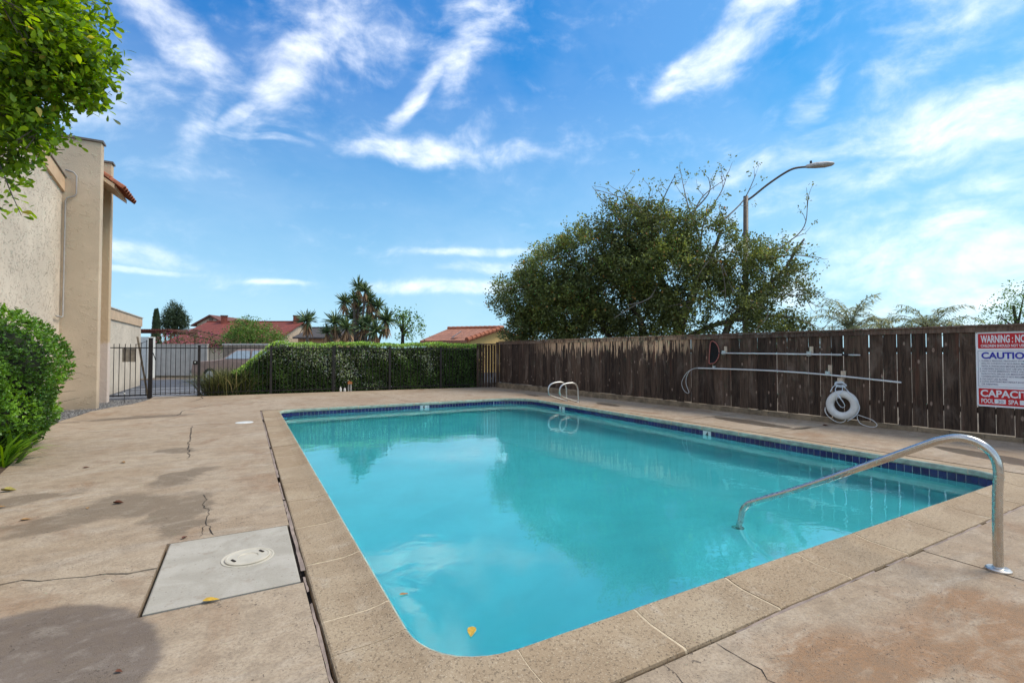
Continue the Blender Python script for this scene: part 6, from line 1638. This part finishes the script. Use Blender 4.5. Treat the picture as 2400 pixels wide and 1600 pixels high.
for (u0, u1, u2, u3_) in ((1.50, 2.62, 2.62, 1.98), (2.70, 3.72, 3.60, 2.70)):
    mk('side_window', [cp(u0, -.008 + inset(1.06), 1.06), cp(u1, -.008 + inset(1.06), 1.06), cp(u2, -.008 + inset(1.42), 1.42), cp(u3_, -.008 + inset(1.42), 1.42)], [(0, 1, 2, 3)], glass_c, car)
for u_ in (0.85, 3.75):
    for d_ in (0.10, CWd - 0.10):
        c = np.array(cp(u_, d_, 0.33)); w0 = c - m_ * 0.11; w1 = c + m_ * 0.11
        wh = G().tube([w0, w0 + m_ * 0.02, w1 - m_ * 0.02, w1], [0.29, 0.325, 0.325, 0.29], 20).mk('wheel', M['black_ink'], car)
        sgn_ = -1 if d_ < 0.5 else 1; G().tube([c + m_ * sgn_ * 0.105, c + m_ * sgn_ * 0.118], [0.19, 0.17], 14).mk('rim', M['alu'], wh)
for d0, d1 in ((0.12, 0.48), (CWd - 0.48, CWd - 0.12)):
    mk('headlight', [cp(-.02, d0, .62), cp(-.02, d1, .62), cp(.01, d1, .78), cp(.01, d0, .78), cp(.10, d0, .62), cp(.10, d1, .62), cp(.13, d1, .78), cp(.13, d0, .78)], [(0, 1, 2, 3), (7, 6, 5, 4), (0, 4, 5, 1), (1, 5, 6, 2), (2, 6, 7, 3), (3, 7, 4, 0)], M['white_plastic'], car)
mk('grille', [cp(-.012, .52, .60), cp(-.012, CWd - .52, .60), cp(.02, CWd - .52, .80), cp(.02, .52, .80), cp(.1, .52, .60), cp(.1, CWd - .52, .60), cp(.12, CWd - .52, .80), cp(.12, .52, .80)], [(0, 1, 2, 3), (7, 6, 5, 4), (0, 4, 5, 1), (1, 5, 6, 2), (2, 6, 7, 3), (3, 7, 4, 0)], M['black_ink'], car)
mk('bumper', [cp(-.08, .02, .38), cp(-.08, CWd - .02, .38), cp(-.08, CWd - .02, .54), cp(-.08, .02, .54), cp(.1, .02, .38), cp(.1, CWd - .02, .38), cp(.1, CWd - .02, .54), cp(.1, .02, .54)], [(0, 1, 2, 3), (7, 6, 5, 4), (0, 4, 5, 1), (1, 5, 6, 2), (2, 6, 7, 3), (3, 7, 4, 0)], steel('chrome', (0.7, 0.7, 0.7), 0.15), car)

# ------------------------------------------------------------------ fallen leaves
def leaf_color(name, c): return simple(name, c, 0.6, var=0.25, scale=60)
LC = {'brown': leaf_color('brown_leaf', (0.13, 0.045, 0.022)), 'tan': leaf_color('tan_leaf', (0.36, 0.20, 0.075)), 'yellow': leaf_color('yellow_leaf', (0.50, 0.30, 0.03)), 'olive': leaf_color('olive_leaf', (0.36, 0.31, 0.08))}
def fallen(x, y, z, size, c, rot, label, grp=None, curl=0.25):
    T = OBOV[0].copy(); T[:, 2] = curl * (np.abs(T[:, 0]) * 1.2 + 0.35 * (T[:, 1] - 0.5) ** 2) + 0.02
    ca_, sa_ = math.cos(rot), math.sin(rot)
    V = [(size * (t_[0] * ca_ - t_[1] * sa_), size * (t_[0] * sa_ + t_[1] * ca_), size * t_[2]) for t_ in T]
    o = put('fallen_leaf', mesh_data('fallen_leaf', V, OBOV[1], LC[c], True), None, (x, y, z)); tag(o, label, 'leaf', grp or 'fallen leaves'); return o
fallen(-0.90, 5.27, 0.002, 0.085, 'brown', 1.2, 'curled dark brown leaf lying on the brown deck stain', curl=0.9)
fallen(-1.44, 5.12, 0.002, 0.075, 'tan', 1.4, 'tan dry leaf on the deck with a smaller one nearby', curl=0.4)
fallen(-1.13, 5.23, 0.002, 0.045, 'tan', 0.3, 'tiny tan leaf between two larger dry leaves', curl=0.5)
fallen(-0.10, 2.965, 0.008, 0.085, 'yellow', 1.25, 'bright yellow leaf on the edge of the access panel', curl=0.3)
fallen(-0.34, 4.10, 0.004, 0.05, 'brown', 2.5, 'little brown leaf beside the crack above the access panel', curl=0.8)
fallen(-1.22, 7.18, 0.003, 0.075, 'tan', 0.7, 'dry tan leaf on the whitened patch of deck', curl=0.6)
fallen(-1.52, 7.10, 0.003, 0.065, 'brown', 1.6, 'small brown leaf on the grey stained deck', curl=0.5)
fallen(9.05, 4.72, 0.003, 0.10, 'brown', 0.4, 'brown leaf on the deck below the life ring', curl=0.7)
fallen(-1.74, 5.62, 0.004, 0.16, 'tan', 1.5, 'long tan leaf at the deck edge under the tree', curl=0.3)
fallen(-1.86, 6.22, 0.004, 0.13, 'olive', 1.2, 'curled olive pod lying by the shrub', curl=0.8)
fallen(-0.42, 2.50, 0.003, 0.035, 'brown', 1.0, 'tiny brown leaf on the edge of the grey deck patch', curl=0.6)
fallen(0.86, 2.80, WZ + 0.003, 0.055, 'tan', 1.3, 'small tan leaf floating on the pool close to the coping', 'floating leaves', curl=0.1)
fallen(1.00, 2.22, WZ + 0.003, 0.095, 'yellow', -0.5, 'large yellow leaf floating in the rounded pool corner', 'floating leaves', curl=0.1)
